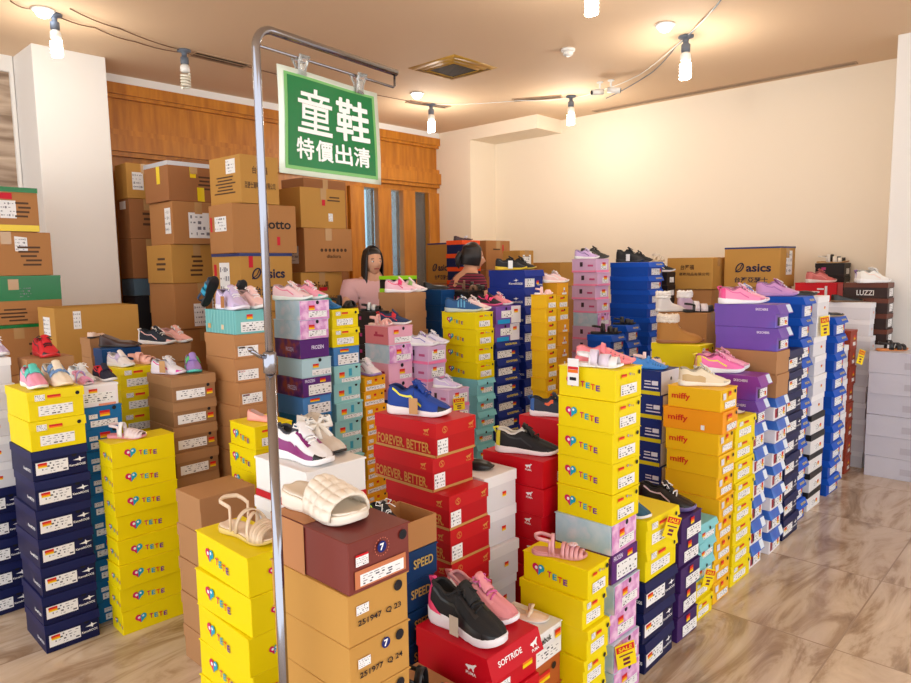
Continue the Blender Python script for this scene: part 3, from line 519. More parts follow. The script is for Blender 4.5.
#@END
def merge_rest():
    """the boxes past the 300 that show largest: one object"""
    if not MERGE: return
    bm = bmesh.new(); slots = []
    for pr, c, rz in MERGE:
        M = Matrix.Translation(c) @ Matrix.Rotation(rz, 4, 'Z')
        for ch in KIDS.get(pr.name) or pr.children:
            ms = [(slots.index(m) if m in slots else (slots.append(m) or len(slots)-1)) for m in ch.data.materials]
            n0 = len(bm.faces); bm.from_mesh(ch.data); bm.faces.ensure_lookup_table()
            vs = set()
            for f in bm.faces[n0:]:
                f.material_index = ms[f.material_index]; vs.update(f.verts)
            for v_ in vs: v_.co = M @ v_.co
    o = obj('shoe_boxes', bm, slots, fix=False)
    tag(o, 'remaining shoeboxes low down and far back within the crowded piles', 'shoe boxes', 'stacked shoeboxes', 'stuff')
    for pr in PROTO.values():
        if pr.get('_free'):
            for c in list(pr.children): bpy.data.objects.remove(c)
            bpy.data.objects.remove(pr)
# ------------------------------------------------------------------ cartons
def carton(loc, L, W, Hh, rz, label, m=KRAFT, deco=(), tape=TAPE, edge=None, open_=False, name='carton', group='cardboard cartons'):
    """L runs away from the viewer (EB), W along EA; printing on E (right-facing) and P (left-facing)"""
    r = thing(name, label, 'cardboard box', loc, rz, group)
    bm = bmesh.new()
    if open_:
        t = .004
        bx(bm, -L/2, L/2, -W/2, W/2, 0, t); bx(bm, -L/2, -L/2+t, -W/2, W/2, t, Hh); bx(bm, L/2-t, L/2, -W/2, W/2, t, Hh)
        bx(bm, -L/2+t, L/2-t, -W/2, -W/2+t, t, Hh); bx(bm, -L/2+t, L/2-t, W/2-t, W/2, t, Hh)
    else: bx(bm, -L/2, L/2, -W/2, W/2, 0, Hh, bev=.003)
    obj('body', bm, m, r, fix=False); ff = faces(L, W, Hh)
    if not open_:
        bm = bmesh.new(); bx(bm, -L/2-.001, L/2+.001, -.03, .03, Hh-.002, Hh+.0008); bx(bm, -L/2-.0012, -L/2, -.03, .03, Hh*.72, Hh-.002)
        obj('tape', bm, tape, r)
    if edge:
        bm = bmesh.new(); e = edge[1]
        for sx in (0,): bx(bm, -L/2-.0025, -L/2+.0, -W/2-.002, W/2+.002, Hh-e, Hh+.002); bx(bm, -L/2, L/2, W/2, W/2+.0025, Hh-e, Hh+.002); bx(bm, -L/2, L/2, -W/2, W/2, Hh+.0008, Hh+.002)
        obj('tape', bm, edge[0], r)
    for i, dc in enumerate(deco):
        t, c = dc[0], dc[1]; f = ff[c]; bm = bmesh.new()
        if t == 'lab': f.label(bm, dc[2], dc[3], dc[4], dc[5], seed=i+int(abs(loc[0])*50), sh=dc[6] if len(dc) > 6 else 0); obj('label', bm, [WHITE, GREYINK], r, fix=False)
        elif t == 'q': f.quad(bm, dc[2], dc[3], dc[4], dc[5], 0, .001+.0002*i); obj('patch' if len(dc) < 8 else dc[7], bm, dc[6], r, fix=False)
        elif t == 'txt': f.text(bm, dc[6], dc[2], dc[3], dc[4], dc[5], 0, bold=.02); obj('lettering', bm, dc[7], r, fix=False)
        elif t == 'bars':
            rr = random.Random(i+7)
            for q in range(dc[6]): f.quad(bm, dc[2]+rr.uniform(-.03, .03), dc[3]+dc[5]*(.5-(q+.5)/dc[6]), dc[4]*rr.uniform(.6, 1), dc[5]/dc[6]*.45)
            obj('print', bm, INKB, r, fix=False)
        elif t == 'asics':
            f.text(bm, 'asics', dc[2]+.08, dc[3], dc[4]*.72, dc[5], 0, bold=.03); obj('lettering', bm, NAVYINK, r, fix=False)
            bm = bmesh.new(); x, y, s = dc[2]-dc[4]*.42, dc[3]+dc[5]*.05, dc[5]*f.h*.62
            for rx, ry, rot in ((1, .62, .9), ):
                pts = [f.p(x+(rx*s*math.cos(a)*math.cos(rot)-ry*s*math.sin(a)*math.sin(rot))/f.w, y+(rx*s*math.cos(a)*math.sin(rot)+ry*s*math.sin(a)*math.cos(rot))/f.h, .002) for a in [2*PI*k/20 for k in range(20)]]
                tube(bm, pts, s*.13, 5, close=True)
            tube(bm, [f.p(x-s*.9/f.w, y-s*.9/f.h, .002), f.p(x+s*.1/f.w, y-s*.2/f.h, .002), f.p(x+s*.6/f.w, y+s*.8/f.h, .002)], s*.09, 5)
            obj('logo', bm, NAVYINK, r)
        elif t == 'ring4':
            for q in range(7): f.disc(bm, dc[2]+dc[4]*(q/6-.5), dc[3], .014, 0, .001)
            obj('logo', bm, INKB, r, fix=False)
    return r
INKB = C(84, 58, 40); NAVYINK = C(24, 30, 66); GTAPE = mat('green_tape', (20, 120, 60), .25); YTAPE = mat('yellow_tape', (238, 208, 30), .3); BTAPE = mat('blue_tape', (26, 44, 110), .3); REDM = C(204, 30, 50)
def cpile(u, v, d, items, base=None):
    """cartons from the top down; items: (dA, dB, h, offA, offB, rot, label, material, deco, kwargs)"""
    P = atd(u, v, d); z = P.z; a, b = P.dot(EA), P.dot(EB); tot = sum(i[2] for i in items); k = (z-(base or 0))/tot
    FOOT.append((items[0][6][:30], a, a+items[0][0], b, b+items[0][1], z))
    for dA, dB, h, oa, ob, rt, lab, m, deco, kw in items:
        z -= h*k
        carton(AB(a+dA/2+oa, b+dB/2+ob, z), dB, dA, h*k-.003, YB+rt, lab, m, deco, **kw)
lab1 = ('lab', 'E', .1, -.05, .5, .6); 
cpile(166, 160, 5.35, [
    (.42, .40, .30, 0, 0, .02, 'carton with yellow and silver tape, top of pile beside the white column', KRAFT3, [('q', 'E', -.02, .3, .12, .36, YTAPE), ('q', 'E', .12, -.3, .14, .36, YTAPE), ('q', 'P', .1, .2, .14, .5, YTAPE), ('bars', 'E', .2, 0, .3, .4, 4)], dict(edge=(mat('silver_tape', (190, 192, 200), .3, .2), .03))),
    (.42, .42, .33, .02, -.02, -.02, 'carton with big white shipping sheet, second in pile by white column', KRAFT, [('lab', 'E', .1, -.05, .6, .6), ('lab', 'P', .3, .05, .25, .6)], {}),
    (.42, .42, .30, -.01, 0, .02, 'yellowish carton with dark characters, third in pile by white column', KRAFT2, [('bars', 'E', 0, -.05, .3, .6, 5), ('txt', 'E', .4, .2, .1, .3, '1', REDM), ('bars', 'P', .1, 0, .4, .4, 3)], {}),
    (.44, .46, .36, 0, -.02, -.02, 'carton with red 3 and two labels, fourth by white column', KRAFT, [('txt', 'E', .1, .22, .14, .28, '3', REDM), ('lab', 'E', -.05, -.2, .22, .5), ('lab', 'E', .32, 0, .26, .34)], {}),
    (.44, .46, .36, 0, 0, .01, 'plain carton, fifth from top by white column', KRAFT, [], {}),
    (.44, .46, .36, .02, 0, 0, 'plain carton, sixth from top by white column', KRAFT, [], {}),
    (.44, .46, .36, 0, 0, 0, 'plain carton at the floor by white column', KRAFT, [], {})])
cpile(126, 162, 5.75, [
    (.30, .25, .28, 0, 0, -.03, 'small carton with red mark squeezed against the white column', KRAFT2, [('txt', 'E', .3, .1, .16, .3, '2', REDM), ('lab', 'E', -.2, 0, .3, .5), ('q', 'E', .36, .3, .2, .1, REDM)], {}),
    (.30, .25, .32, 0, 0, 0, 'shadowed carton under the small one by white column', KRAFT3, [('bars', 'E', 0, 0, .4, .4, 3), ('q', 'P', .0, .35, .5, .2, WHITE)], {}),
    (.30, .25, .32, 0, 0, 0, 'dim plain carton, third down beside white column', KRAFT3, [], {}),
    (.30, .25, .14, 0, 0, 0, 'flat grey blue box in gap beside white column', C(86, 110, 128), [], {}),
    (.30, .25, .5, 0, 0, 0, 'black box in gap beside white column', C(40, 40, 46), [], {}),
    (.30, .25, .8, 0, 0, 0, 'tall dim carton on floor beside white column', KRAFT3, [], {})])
cpile(238, 153, 5.0, [
    (.32, .42, .32, .0, 0, .03, 'yellowish carton with white label and characters, top of pile behind pole', KRAFT2, [('txt', 'E', .0, .2, .4, .16, '台灣福', INKB), ('txt', 'E', .0, -.12, .8, .14, '亞瑟士運動用品有限公司', INKB), ('lab', 'P', .2, .28, .3, .3), ('bars', 'P', 0, -.1, .7, .4, 6)], {}),
    (.52, .36, .33, -.06, .0, -.03, 'carton marked Lotto, second in pile behind pole', KRAFT, [('txt', 'E', .18, .1, .46, .2, 'Lotto', INK), ('lab', 'P', .0, .1, .5, .3), ('txt', 'P', -.4, .1, .08, .3, '1', REDM), ('q', 'E', .2, -.25, .05, .18, REDM)], {}),
    (.44, .40, .40, -.03, .0, .01, 'carton marked asics with blue taped edge, behind pole', KRAFT2, [('asics', 'E', .05, .15, .6, .16), ('txt', 'E', .06, -.14, .6, .16, '台灣亞瑟士', NAVYINK), ('lab', 'P', -.05, .0, .36, .7), ('txt', 'P', -.38, .22, .1, .2, '1', REDM), ('txt', 'E', -.3, .36, .08, .2, '1', REDM)], dict(edge=(BTAPE, .02))),
    (.5, .42, .38, -.08, .02, 0, 'yellowish carton under the asics carton behind pole', KRAFT2, [('lab', 'P', .1, .1, .4, .4)], {}),
    (.5, .42, .38, -.04, 0, .02, 'hidden carton under the pile behind pole', KRAFT, [], {}),
    (.5, .42, .38, -.04, 0, 0, 'lowest carton on floor behind pole', KRAFT, [], {})])
cpile(298, 186, 5.5, [
    (.46, .30, .30, 0, 0, .05, 'yellow carton with small red mark below the green sign', KRAFT2, [('q', 'E', .0, .2, .07, .26, REDM), ('lab', 'E', .15, -.22, .1, .2), ('bars', 'E', .25, .25, .3, .16, 2)], {}),
    (.46, .30, .33, .03, -.03, -.04, 'carton marked diadora, middle of pile under the sign', KRAFT, [('ring4', 'E', .1, 0, .5), ('txt', 'E', .1, -.14, .3, .08, 'diadora', INKB), ('lab', 'P', .0, -.1, .4, .4)], {}),
    (.42, .30, .34, -.02, 0, .05, 'yellow carton with red and dark characters under the diadora carton', KRAFT2, [('txt', 'E', -.05, .2, .4, .2, '全國福', INKB), ('q', 'E', .02, .12, .2, .08, REDM), ('txt', 'E', .0, -.1, .8, .14, '台灣運動用品股份公司', INKB), ('txt', 'E', .0, -.3, .7, .14, '訂單裝箱貨號', INKB), ('lab', 'P', .0, -.1, .5, .3)], {}),
    (.46, .30, .36, 0, 0, 0, 'plain carton low in the pile under the sign', KRAFT2, [], {}),
    (.46, .30, .36, 0, 0, 0, 'plain carton second from floor under the sign', KRAFT, [], {}),
    (.46, .30, .36, 0, 0, 0, 'plain floor carton under the sign', KRAFT, [], {})])
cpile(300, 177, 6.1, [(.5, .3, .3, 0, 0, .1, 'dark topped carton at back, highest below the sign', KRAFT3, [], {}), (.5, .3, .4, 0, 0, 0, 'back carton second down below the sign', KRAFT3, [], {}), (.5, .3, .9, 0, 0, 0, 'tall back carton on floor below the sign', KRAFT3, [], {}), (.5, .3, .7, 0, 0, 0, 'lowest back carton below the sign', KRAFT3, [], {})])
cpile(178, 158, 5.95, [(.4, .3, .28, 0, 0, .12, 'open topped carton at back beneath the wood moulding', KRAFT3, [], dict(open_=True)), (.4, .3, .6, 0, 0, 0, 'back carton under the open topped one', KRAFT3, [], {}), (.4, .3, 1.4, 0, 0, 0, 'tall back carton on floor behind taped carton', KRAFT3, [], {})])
# left pile in front of the marble wall
cpile(-48, 183, 4.3, [
    (.46, .3, .26, -.0, 0, 0, 'carton with green top and yellow tape, top of far left pile', KRAFT, [('q', 'E', 0, -.42, .99, .14, YTAPE), ('lab', 'E', .12, .0, .2, .4), ('q', 'E', .1, .3, .16, .14, REDM), ('lab', 'E', -.1, .1, .14, .5), ('bars', 'E', .3, 0, .2, .4, 4)], dict(edge=(GTAPE, .03))),
    (.52, .3, .26, .0, 0, 0, 'brown carton with tilted white note, second in far left pile', KRAFT, [('lab', 'E', .16, .22, .14, .34, -.2), ('bars', 'E', .26, -.05, .26, .5, 5)], {}),
    (.56, .3, .29, .0, 0, 0, 'carton wrapped in green tape, third in far left pile', KRAFT, [('q', 'E', 0, .24, 1, .5, GTAPE, 'green_tape'), ('lab', 'E', .12, .16, .14, .26), ('bars', 'E', .0, -.3, .3, .3, 4)], dict(edge=(GTAPE, .02))),
    (.58, .3, .30, .0, 0, 0, 'carton with green taped top, fourth in far left pile', KRAFT, [('bars', 'E', .2, -.1, .3, .5, 5)], dict(edge=(GTAPE, .02))),
    (.58, .3, .4, 0, 0, 0, 'hidden carton fifth in far left pile', KRAFT, [], {}),
    (.58, .3, .4, 0, 0, 0, 'lowest carton of the far left pile', KRAFT, [], {})])
cpile(54, 308, 4.2, [
    (.50, .32, .36, 0, 0, 0, 'wide open carton in front of the white column', KRAFT2, [('lab', 'P', .0, .2, .4, .3), ('lab', 'E', -.25, .3, .09, .28), ('bars', 'P', 0, -.2, .3, .3, 3)], dict(open_=True)),
    (.58, .3, .42, 0, 0, 0, 'plain carton under the wide open one', KRAFT, [], {}), (.58, .3, .42, 0, 0, 0, 'floor carton under the wide open one', KRAFT, [], {})])
# right hand back
def bcart(u, v, d, dA, dB, h, lab, m, deco=(), rot=0, **kw):
    cpile(u, v, d, [(dA, dB, h, 0, 0, rot, lab, m, deco, kw)], base=atd(u, v, d).z-h)
# every one of these stands on a plain carton pile of its own
def bpile(u, v, d, dA, dB, hs, labs, deco, m=KRAFT2, rot=0, **kw):
    P = atd(u, v, d); rest = P.z-hs; n = max(1, round(rest/.42)); W3 = ['second', 'third', 'fourth', 'fifth', 'sixth']
    cpile(u, v, d, [(dA, dB, hs, 0, 0, rot, labs, m, deco, kw)] + [(dA*.94, dB*.94, rest/n, 0.01, .01, 0, 'plain carton, %s down, under the %s' % (W3[i], labs.split(',')[0]), KRAFT, [], {}) for i in range(n)])
bpile(783, 246, 5.75, .3, .48, .34, 'asics carton with closed top near far wall', [('asics', 'P', .05, -.02, .62, .2), ('txt', 'P', .0, -.32, .6, .14, '台灣亞瑟士', NAVYINK), ('lab', 'E', .1, .1, .4, .6)], rot=-.08, edge=(BTAPE, .012))
bpile(713, 257, 6.0, .26, .42, .28, 'kraft carton with characters left of asics carton', [('txt', 'P', -.05, .2, .3, .16, '台灣福', INKB), ('txt', 'P', .1, -.02, .66, .1, '運動用品有限公司', INKB)])
bpile(707, 313, 4.3, .17, .32, .2, 'kraft carton under the fur boots', [], m=KRAFT)
bpile(458, 242, 6.5, .2, .42, .38, 'yellow asics carton behind second woman', [('asics', 'P', 0, -.12, .56, .16), ('txt', 'P', 0, -.36, .5, .12, '台灣亞瑟士', NAVYINK)], edge=(BTAPE, .012), rot=-.1)
bpile(486, 240, 6.6, .36, .2, .28, 'kraft carton with triangle mark right of orange lid boxes', [('q', 'E', .2, .2, .05, .3, REDM), ('bars', 'E', -.05, .2, .3, .1, 1)], m=KRAFT)
bpile(560, 262, 6.3, .4, .3, .22, 'kraft carton with flaps standing left of lilac pile', [('lab', 'P', .3, -.1, .2, .5)], open_=True)
bpile(520, 250, 6.2, .2, .2, .2, 'small carton with white label behind black shoes', [('lab', 'E', 0, .05, .6, .5)])
# boxes with orange lids, dark sandals box etc. keep the shoebox kit
S_('orangelid', 462, 240, 6.15, .25, .2, 'B', .118, [('orangelid', 15)], 'pile right of second woman')
S_('smallkraft', 89, 339, 3.75, .13, .15, 'B', .11, [('kraftplain', 11)], 'kraft pile under cream pumps')
S_('navybrog', 101, 350, 3.45, .2, .13, 'B', .11, [('bluedk', 10)], 'deep blue pile under brown leather shoe')
S_('kraftlong', 141, 347, 3.95, .3, .17, 'A', .115, [('kraftplain', 10)], 'kraft pile under navy pink sneaker')
S_('redfar', 838, 283, 5.55, .18, .33, 'B', .12, [('redw', 1), ('redw', 10)], 'far red pile under pink sneaker')
S_('darkfar', 845, 263, 5.92, .2, .24, 'B', .12, [('dark', 2), ('dark', 10)], 'far black pile under sandals')
S_('blackgap', 668, 272, 5.95, .16, .2, 'B', .115, [('dark', 13)], 'black pile right of tall blue pile')
S_('limebox', 396, 276, 4.88, .2, .2, 'B', .12, [('lime', 2), ('kraftplain', 9)], 'pile held by woman')
S_('redshoe', 26, 360, 3.05, .2, .15, 'B', .11, [('kraftplain', 10)], 'pile under red black sneaker')
S_('floral', 370, 312, 4.3, .16, .16, 'B', .11, [('dark', 12)], 'black pile under floral sandals')
# grey boxes in plastic sleeves along the far wall, turned to face the room
zb = atd(868, 350, 4.92).z
for i in range(6):
    hb = zb/6; pr = make_box('bagged', .25, .55, hb-.001, 'P')
    put(pr, AB(5.69+.006*((i*7) % 3-1), .92, zb-hb*(i+1)), YA+(.02 if i % 2 else -.015), 'grey sleeve wrapped box, %s of pile by far right pillar' % (ORD[i] if i < 5 else 'bottom'), 'sleeve wrapped boxes')
ST['bag'] = (5.58, .98, .2, .2, zb-.001)
ab_, bb_, da_, db_, zs_ = ST['speedM3']
carton(AB(ab_+da_/2, bb_+db_/2, zs_+.0005), db_-.01, da_+.0, .085, YB, 'open kraft shoebox base on the SPEED boxes', KRAFT, [], open_=True, name='shoe_box', group='stacked shoeboxes')
merge_rest()
#@SHOES
def tab(T, t):
    for (a, x), (b, y) in zip(T, T[1:]):
        if t <= b:
            k = (t-a)/(b-a); k = k*k*(3-2*k)*.5+k*.5; return x+(y-x)*k
    return T[-1][1]
WT = [(0, 0), (.012, .34), (.04, .56), (.1, .74), (.2, .78), (.35, .72), (.5, .8), (.62, .94), (.74, 1), (.84, .92), (.91, .76), (.96, .54), (.99, .28), (1, 0)]
HT = [(0, .30), (.05, .36), (.14, .35), (.25, .29), (.34, .30), (.42, .37), (.5, .34), (.6, .275), (.72, .21), (.85, .165), (.95, .12), (1, .075)]
HB = [(0, .26), (.05, .29), (.2, .25), (.35, .2), (.5, .17), (.62, .165), (.75, .165), (.88, .14), (.96, .1), (1, .06)]
TH = [(0, .12), (.25, .10), (.5, .075), (.8, .065), (1, .06)]
TS = [(1-math.cos(PI*k/26))/2 for k in range(27)]
class Last:
    def __init__(s, L, HTab=HT, hs=1, ts=1, ws=1, o0=.05, o1=.40, o2=.5, side=1, rim=.55):
        s.L, s.HT, s.hs, s.ts, s.ws, s.o0, s.o1, s.o2, s.side, s.rim = L, HTab, hs, ts, ws, o0, o1, o2, side, rim
    def w(s, t): return tab(WT, t)*.185*s.L*s.ws
    def cy(s, t): return s.side*s.L*.022*math.sin(PI*min(1, max(0, t)))*(1 if t > .3 else t/.3)
    def lift(s, t): return s.L*.05*max(0, (t-.76)/.24)**2
    def s(s_, t): return s_.lift(t)+tab(TH, t)*s_.L*s_.ts
    def top(s, t): return max(s.s(t)+.004, tab(s.HT, t)*s.L*s.hs+s.L*(s.ts-1)*.08)
    def op(s, t):
        if t < s.o0*.6 or t > s.o2: return 0
        if t < s.o0*1.6: return (t-s.o0*.6)/s.o0
        if t < s.o1: return 1
        return (s.o2-t)/(s.o2-s.o1)
    def out(s, t, q, sd, off=0):
        w, z0, z1 = s.w(t), s.s(t), s.top(t); o = s.op(t); r = w*(s.rim*o+.34*(1-o)); zr = z0+(z1-z0)*(1-.07*(1-o))
        c, n = math.cos(q*PI/2), math.sin(q*PI/2)
        return Vector(((t-.5)*s.L, s.cy(t)+sd*(r+(w-r)*max(0, c)**.8+off*c), z0-.002+(zr-z0)*n**.85+off*n))
    def upper(s, bm, mi=0, ml=1):
        P = []; ts = [t for t in TS if .004 < t < .996]; QO = [k/7 for k in range(8)]
        for t in ts:
            o = s.op(t); row = [s.out(t, q, 1) for q in QO]; a = row[-1]; b = s.out(t, 1, -1); zf = s.s(t)+.006
            mid = []
            for k in range(1, 8):
                x = k/8; yy = a.y+(b.y-a.y)*x; cr = math.sin(PI*x); zc = a.z+(s.top(t)-a.z)*cr
                dp = min(1, cr*2.6)**.7; zo = a.z+(zf-a.z)*dp
                mid.append(Vector((a.x, yy, zc*(1-o)+zo*o)))
            row += mid + [s.out(t, q, -1) for q in QO[::-1]]; P.append(row)
        V = grid(bm, P, mi)
        bm.faces.ensure_lookup_table()
        n = len(P[0])-1
        for i in range(len(P)-1):
            if s.op(ts[i]) > .3:
                for j in range(7, n-7): bm.faces[-(len(P)-1)*n+i*n+j].material_index = ml
        for R_ in (V[0][::-1], V[-1]):
            f = bm.faces.new(R_); f.material_index = mi
    def outline(s, k): 
        pts = []
        for t in TS: pts.append((t, 1))
        for t in TS[1:-1][::-1]: pts.append((t, -1))
        return [((t-.5)*s.L*(1+k*.5), s.cy(t)+sd*(s.w(t)*(1+k)), t) for t, sd in pts]
    def sole(s, bm, mi=0, mb=0, cut=.0, f=1.0):
        lay = [(-.06, .0), (.0, .06), (.05, .25), (.045, .6), (.06, .9), (.0, 1.02)]; rings = []
        for k, h in lay: rings.append([bm.verts.new((x, y, s.lift(t)+(s.s(t)-s.lift(t))*h*f)) for x, y, t in s.outline(k)])
        n = len(rings[0])
        for a, (A, B) in enumerate(zip(rings, rings[1:])):
            for k in range(n):
                g = bm.faces.new((A[k], A[(k+1) % n], B[(k+1) % n], B[k])); g.smooth = True; g.material_index = mb if a < 1 else mi
        h = n//2
        for R_, m in ((rings[0], mb), (rings[-1], mi)):
            for k in range(0, h):
                q = [R_[k], R_[k+1], R_[(n-k-1) % n], R_[(n-k) % n]]; q = list(dict.fromkeys(q))
                if len(q) > 2:
                    g = bm.faces.new(q if R_ is rings[-1] else q[::-1]); g.material_index = m
    def patch(s, bm, t0, t1, q0, q1, sd, mi=0, off=.0014, n=8, bend=None):
        P = []
        for i in range(n+1):
            t = t0+(t1-t0)*i/n; k = i/n; a, b = (bend(k) if bend else (q0, q1)); P.append([s.out(t, a+(b-a)*j/3, sd, off) for j in range(4)])
        grid(bm, P, mi)
    def over(s, bm, t0, t1, q0, mi=0, off=.0035, th=.003):
        """a strap over the instep from low on one side to low on the other"""
        P = []
        for i in range(4):
            t = t0+(t1-t0)*i/3; row = []
            for k in range(8): row.append(s.out(t, q0+(1-q0)*k/7, 1, off))
            zc = s.top(t); a, b = row[-1], s.out(t, 1, -1, off)
            for k in range(1, 5): row.append(Vector((a.x, a.y+(b.y-a.y)*k/5, max(a.z, zc+off*.8))))
            for k in range(7, -1, -1): row.append(s.out(t, q0+(1-q0)*k/7, -1, off))
            P.append(row)
        slab(bm, P, th, mi)
def shoe_root(label, name, cat='shoe'): return thing(name, label, cat, group=None)
def sneaker(label, up, sole=(240, 240, 240), acc=None, lace=None, lin=None, L=.2, hs=1, ts=1, style='lace', stripe='wave', side=1, outs=None, toe=None, tagc=None, tongue=None, name='sneaker', fab=True, ws=1, heel=None, mud=None, heelc=None):
    r = shoe_root(label, name); A = Last(L, hs=hs, ts=ts, side=side, ws=ws)
    um = (CF if fab else CR)(*up); lm = CF(*(lin or [int(c*.75) for c in up])); acc = acc or lace or sole; am = CR(*acc)
    bm = bmesh.new(); A.upper(bm); obj('upper', bm, [um, lm], r)
    bm = bmesh.new(); A.sole(bm, 0, 1); obj('sole', bm, [CR(*sole), CR(*(outs or sole))], r)
    for sd in (1, -1):
        bm = bmesh.new()
        if stripe == 'wave': A.patch(bm, .12, .6, 0, 0, sd, bend=lambda k: (.62-.5*k, .80-.58*k-.05*math.sin(PI*k)))
        elif stripe == 'band': A.patch(bm, .05, .5, 0, 0, sd, bend=lambda k: (.0, .3+.1*math.sin(4*k)))
        elif stripe == 'bars':
            for q in range(3): A.patch(bm, .34+q*.08, .38+q*.08, .1, .8, sd, n=2)
        elif stripe == 'cat': A.patch(bm, .3, .46, 0, 0, sd, bend=lambda k: (.3+.3*abs(k-.5), .5+.25*abs(k-.5)+.1*k))
        if len(bm.faces): obj('side_stripe', bm, am, r)
        else: bm.free()
    if toe:
        bm = bmesh.new()
        for sd in (1, -1): A.patch(bm, .86, .985, 0, .95 if toe[3:] else .55, sd, n=6)
        obj('toe_cap', bm, CR(*toe[:3]), r)
    if heel:
        bm = bmesh.new()
        for sd in (1, -1): A.patch(bm, .006, .1, .0, .96, sd, n=5)
        tube(bm, [((.01-.5)*L, 0, A.top(.02)*.9), ((-.01-.5)*L-.006, 0, A.top(.02)*1.12), ((.05-.5)*L, 0, A.top(.05)*1.04)], .004*L/.2, 6)
        obj('heel_tab', bm, CR(*heel), r)
    bm = bmesh.new(); tt = [.055+.41*k/12 for k in range(13)]; rp = [A.out(t, 1, 1, .001) for t in tt[::-1]]+[A.out(t, 1, -1, .001) for t in tt]
    tube(bm, rp, .0042*L/.2, 7); obj('collar', bm, lm, r)
    if mud:
        bm = bmesh.new()
        for sd in (1, -1): A.patch(bm, .5, .86, 0, .3, sd, n=6, off=.0016); A.patch(bm, .46, .72, .72, .98, sd, n=6, off=.0018)
        obj('overlay', bm, CR(*mud), r)
    if heelc:
        bm = bmesh.new()
        for sd in (1, -1): A.patch(bm, .01, .26, 0, 0, sd, n=8, off=.0022, bend=lambda k: (0, .36*(1-k)))
        obj('heel_counter', bm, CR(*heelc), r)
    if not toe and style != 'strap2':
        bm = bmesh.new()
        for sd in (1, -1): A.patch(bm, .84, .985, 0, .34, sd, n=6)
        obj('toe_guard', bm, CR(*[int(c*.86) for c in up]), r)
    # tongue
    P = []
    for i in range(6):
        k = i/5; t = .6-.17*k; z = A.top(.6)+.004+(A.top(.44)-A.top(.6)+.014*L/.2)*k
        P.append([Vector(((t-.5)*L, A.cy(t)+y*A.w(t)*.5, z-abs(y)**2*.006)) for y in (-1, -.5, 0, .5, 1)])
    bm = bmesh.new(); slab(bm, P, .004); obj('tongue', bm, CF(*(tongue or up)), r)
    if style in ('lace', 'both'):
        lc = CF(*(lace or (245, 245, 245))); bm = bmesh.new()
        for q in range(5):
            t = .46+.055*q; w2 = A.w(t)*.44; z = A.top(t)+.003
            t2 = t+.03*(1 if q % 2 else -1)
            tube(bm, [((t-.5)*L, A.cy(t)-w2, z-.006), ((t-.5)*L, A.cy(t)-w2*.6, z+.001), ((t2-.5)*L, A.cy(t)+w2*.6, z+.001), ((t2-.5)*L, A.cy(t)+w2, z-.006)], .0024*L/.2, 6)
        t = .46; z = A.top(t)+.008
        for sd in (1, -1):
            tube(bm, [((t-.5)*L, 0, z), ((t-.5)*L-.006, sd*.018, z+.010), ((t-.5)*L+.004, sd*.030, z+.004), ((t-.5)*L+.008, sd*.016, z-.001), ((t-.5)*L, 0, z)], .0022*L/.2, 6)
            tube(bm, [((t-.5)*L, 0, z), ((t-.5)*L+.014, sd*.014, z+.001), ((t-.5)*L+.026, sd*.026, z-.010)], .002*L/.2, 6)
        obj('laces', bm, lc, r)
    if style in ('strap', 'both'):
        bm = bmesh.new(); A.over(bm, .44, .56, .35); obj('strap', bm, CR(*acc), r)
    if style == 'strap2':
        for t in (.40, .56): bm = bmesh.new(); A.over(bm, t, t+.1, .35); obj('strap', bm, CR(*acc), r)
    if tagc:
        bm = bmesh.new(); y = -A.w(.5)-.014; bx(bm, -.016, .016, y, y+.0015, .01, .065); obj('hang_tag', bm, C(*tagc), r)
        bm = bmesh.new(); tube(bm, [(0, y+.0008, .064), (-.002, y*.7, A.top(.5)+.002), (0, 0, A.top(.5)+.01)], .0008, 4); obj('tag_string', bm, INK, r)
    return r
def clog(label, up, L=.19, side=1, straps=None, holes=True, sole=None, name='clog'):
    r = shoe_root(label, name); A = Last(L, hs=.92, side=side, ws=1.06, o1=.42, o2=.52, ts=.9); m = CR(*up)
    bm = bmesh.new(); A.upper(bm); obj('upper', bm, [m, CR(*[int(c*.9) for c in up])], r)
    bm = bmesh.new(); A.sole(bm); obj('sole', bm, CR(*(sole or up)), r)
    if holes:
        bm = bmesh.new()
        for t in (.6, .67, .74, .81):
            for sd in (1, -1):
                for q in (.35, .65, .95):
                    c = A.out(t, q, sd, .0006); n = (A.out(t, q, sd, .01)-c).normalized()
                    x = Vector((1, 0, 0)); x = (x-n*x.dot(n)).normalized(); y = n.cross(x)
                    bm.faces.new([bm.verts.new(c+(x*math.cos(a*PI/4)+y*math.sin(a*PI/4))*.0028) for a in range(8)])
        obj('vent_holes', bm, CR(*[int(c*.55) for c in up]), r)
    bm = bmesh.new(); A.over(bm, .43, .5, .25); obj('strap', bm, CR(*(straps or up)), r)
    return r
def flat(label, up, L=.22, side=1, sole=None, heel=0, name='flat_shoe', open_to=.6, hs=1, bow=None):
    r = shoe_root(label, name); A = Last(L, HTab=HB, hs=hs, ts=.5, side=side, ws=.92, o1=open_to-.06, o2=open_to+.03, rim=.8)
    bm = bmesh.new(); A.upper(bm); o = obj('upper', bm, [CR(*up), CR(*[min(255, int(c*.5+90)) for c in up])], r)
    bm = bmesh.new(); A.sole(bm); obj('sole', bm, CR(*(sole or (50, 40, 36))), r)
    if bow:
        bm = bmesh.new(); z = A.top(.66)+.004
        for sd in (1, -1): tube(bm, [(.14*L, 0, z), (.14*L+.006, sd*.02, z+.012), (.14*L-.004, sd*.034, z+.004), (.14*L-.004, sd*.02, z-.004), (.14*L, 0, z)], [.003, .006, .007, .006, .003], 8)
        obj('bow', bm, CF(*bow), r)
    return r
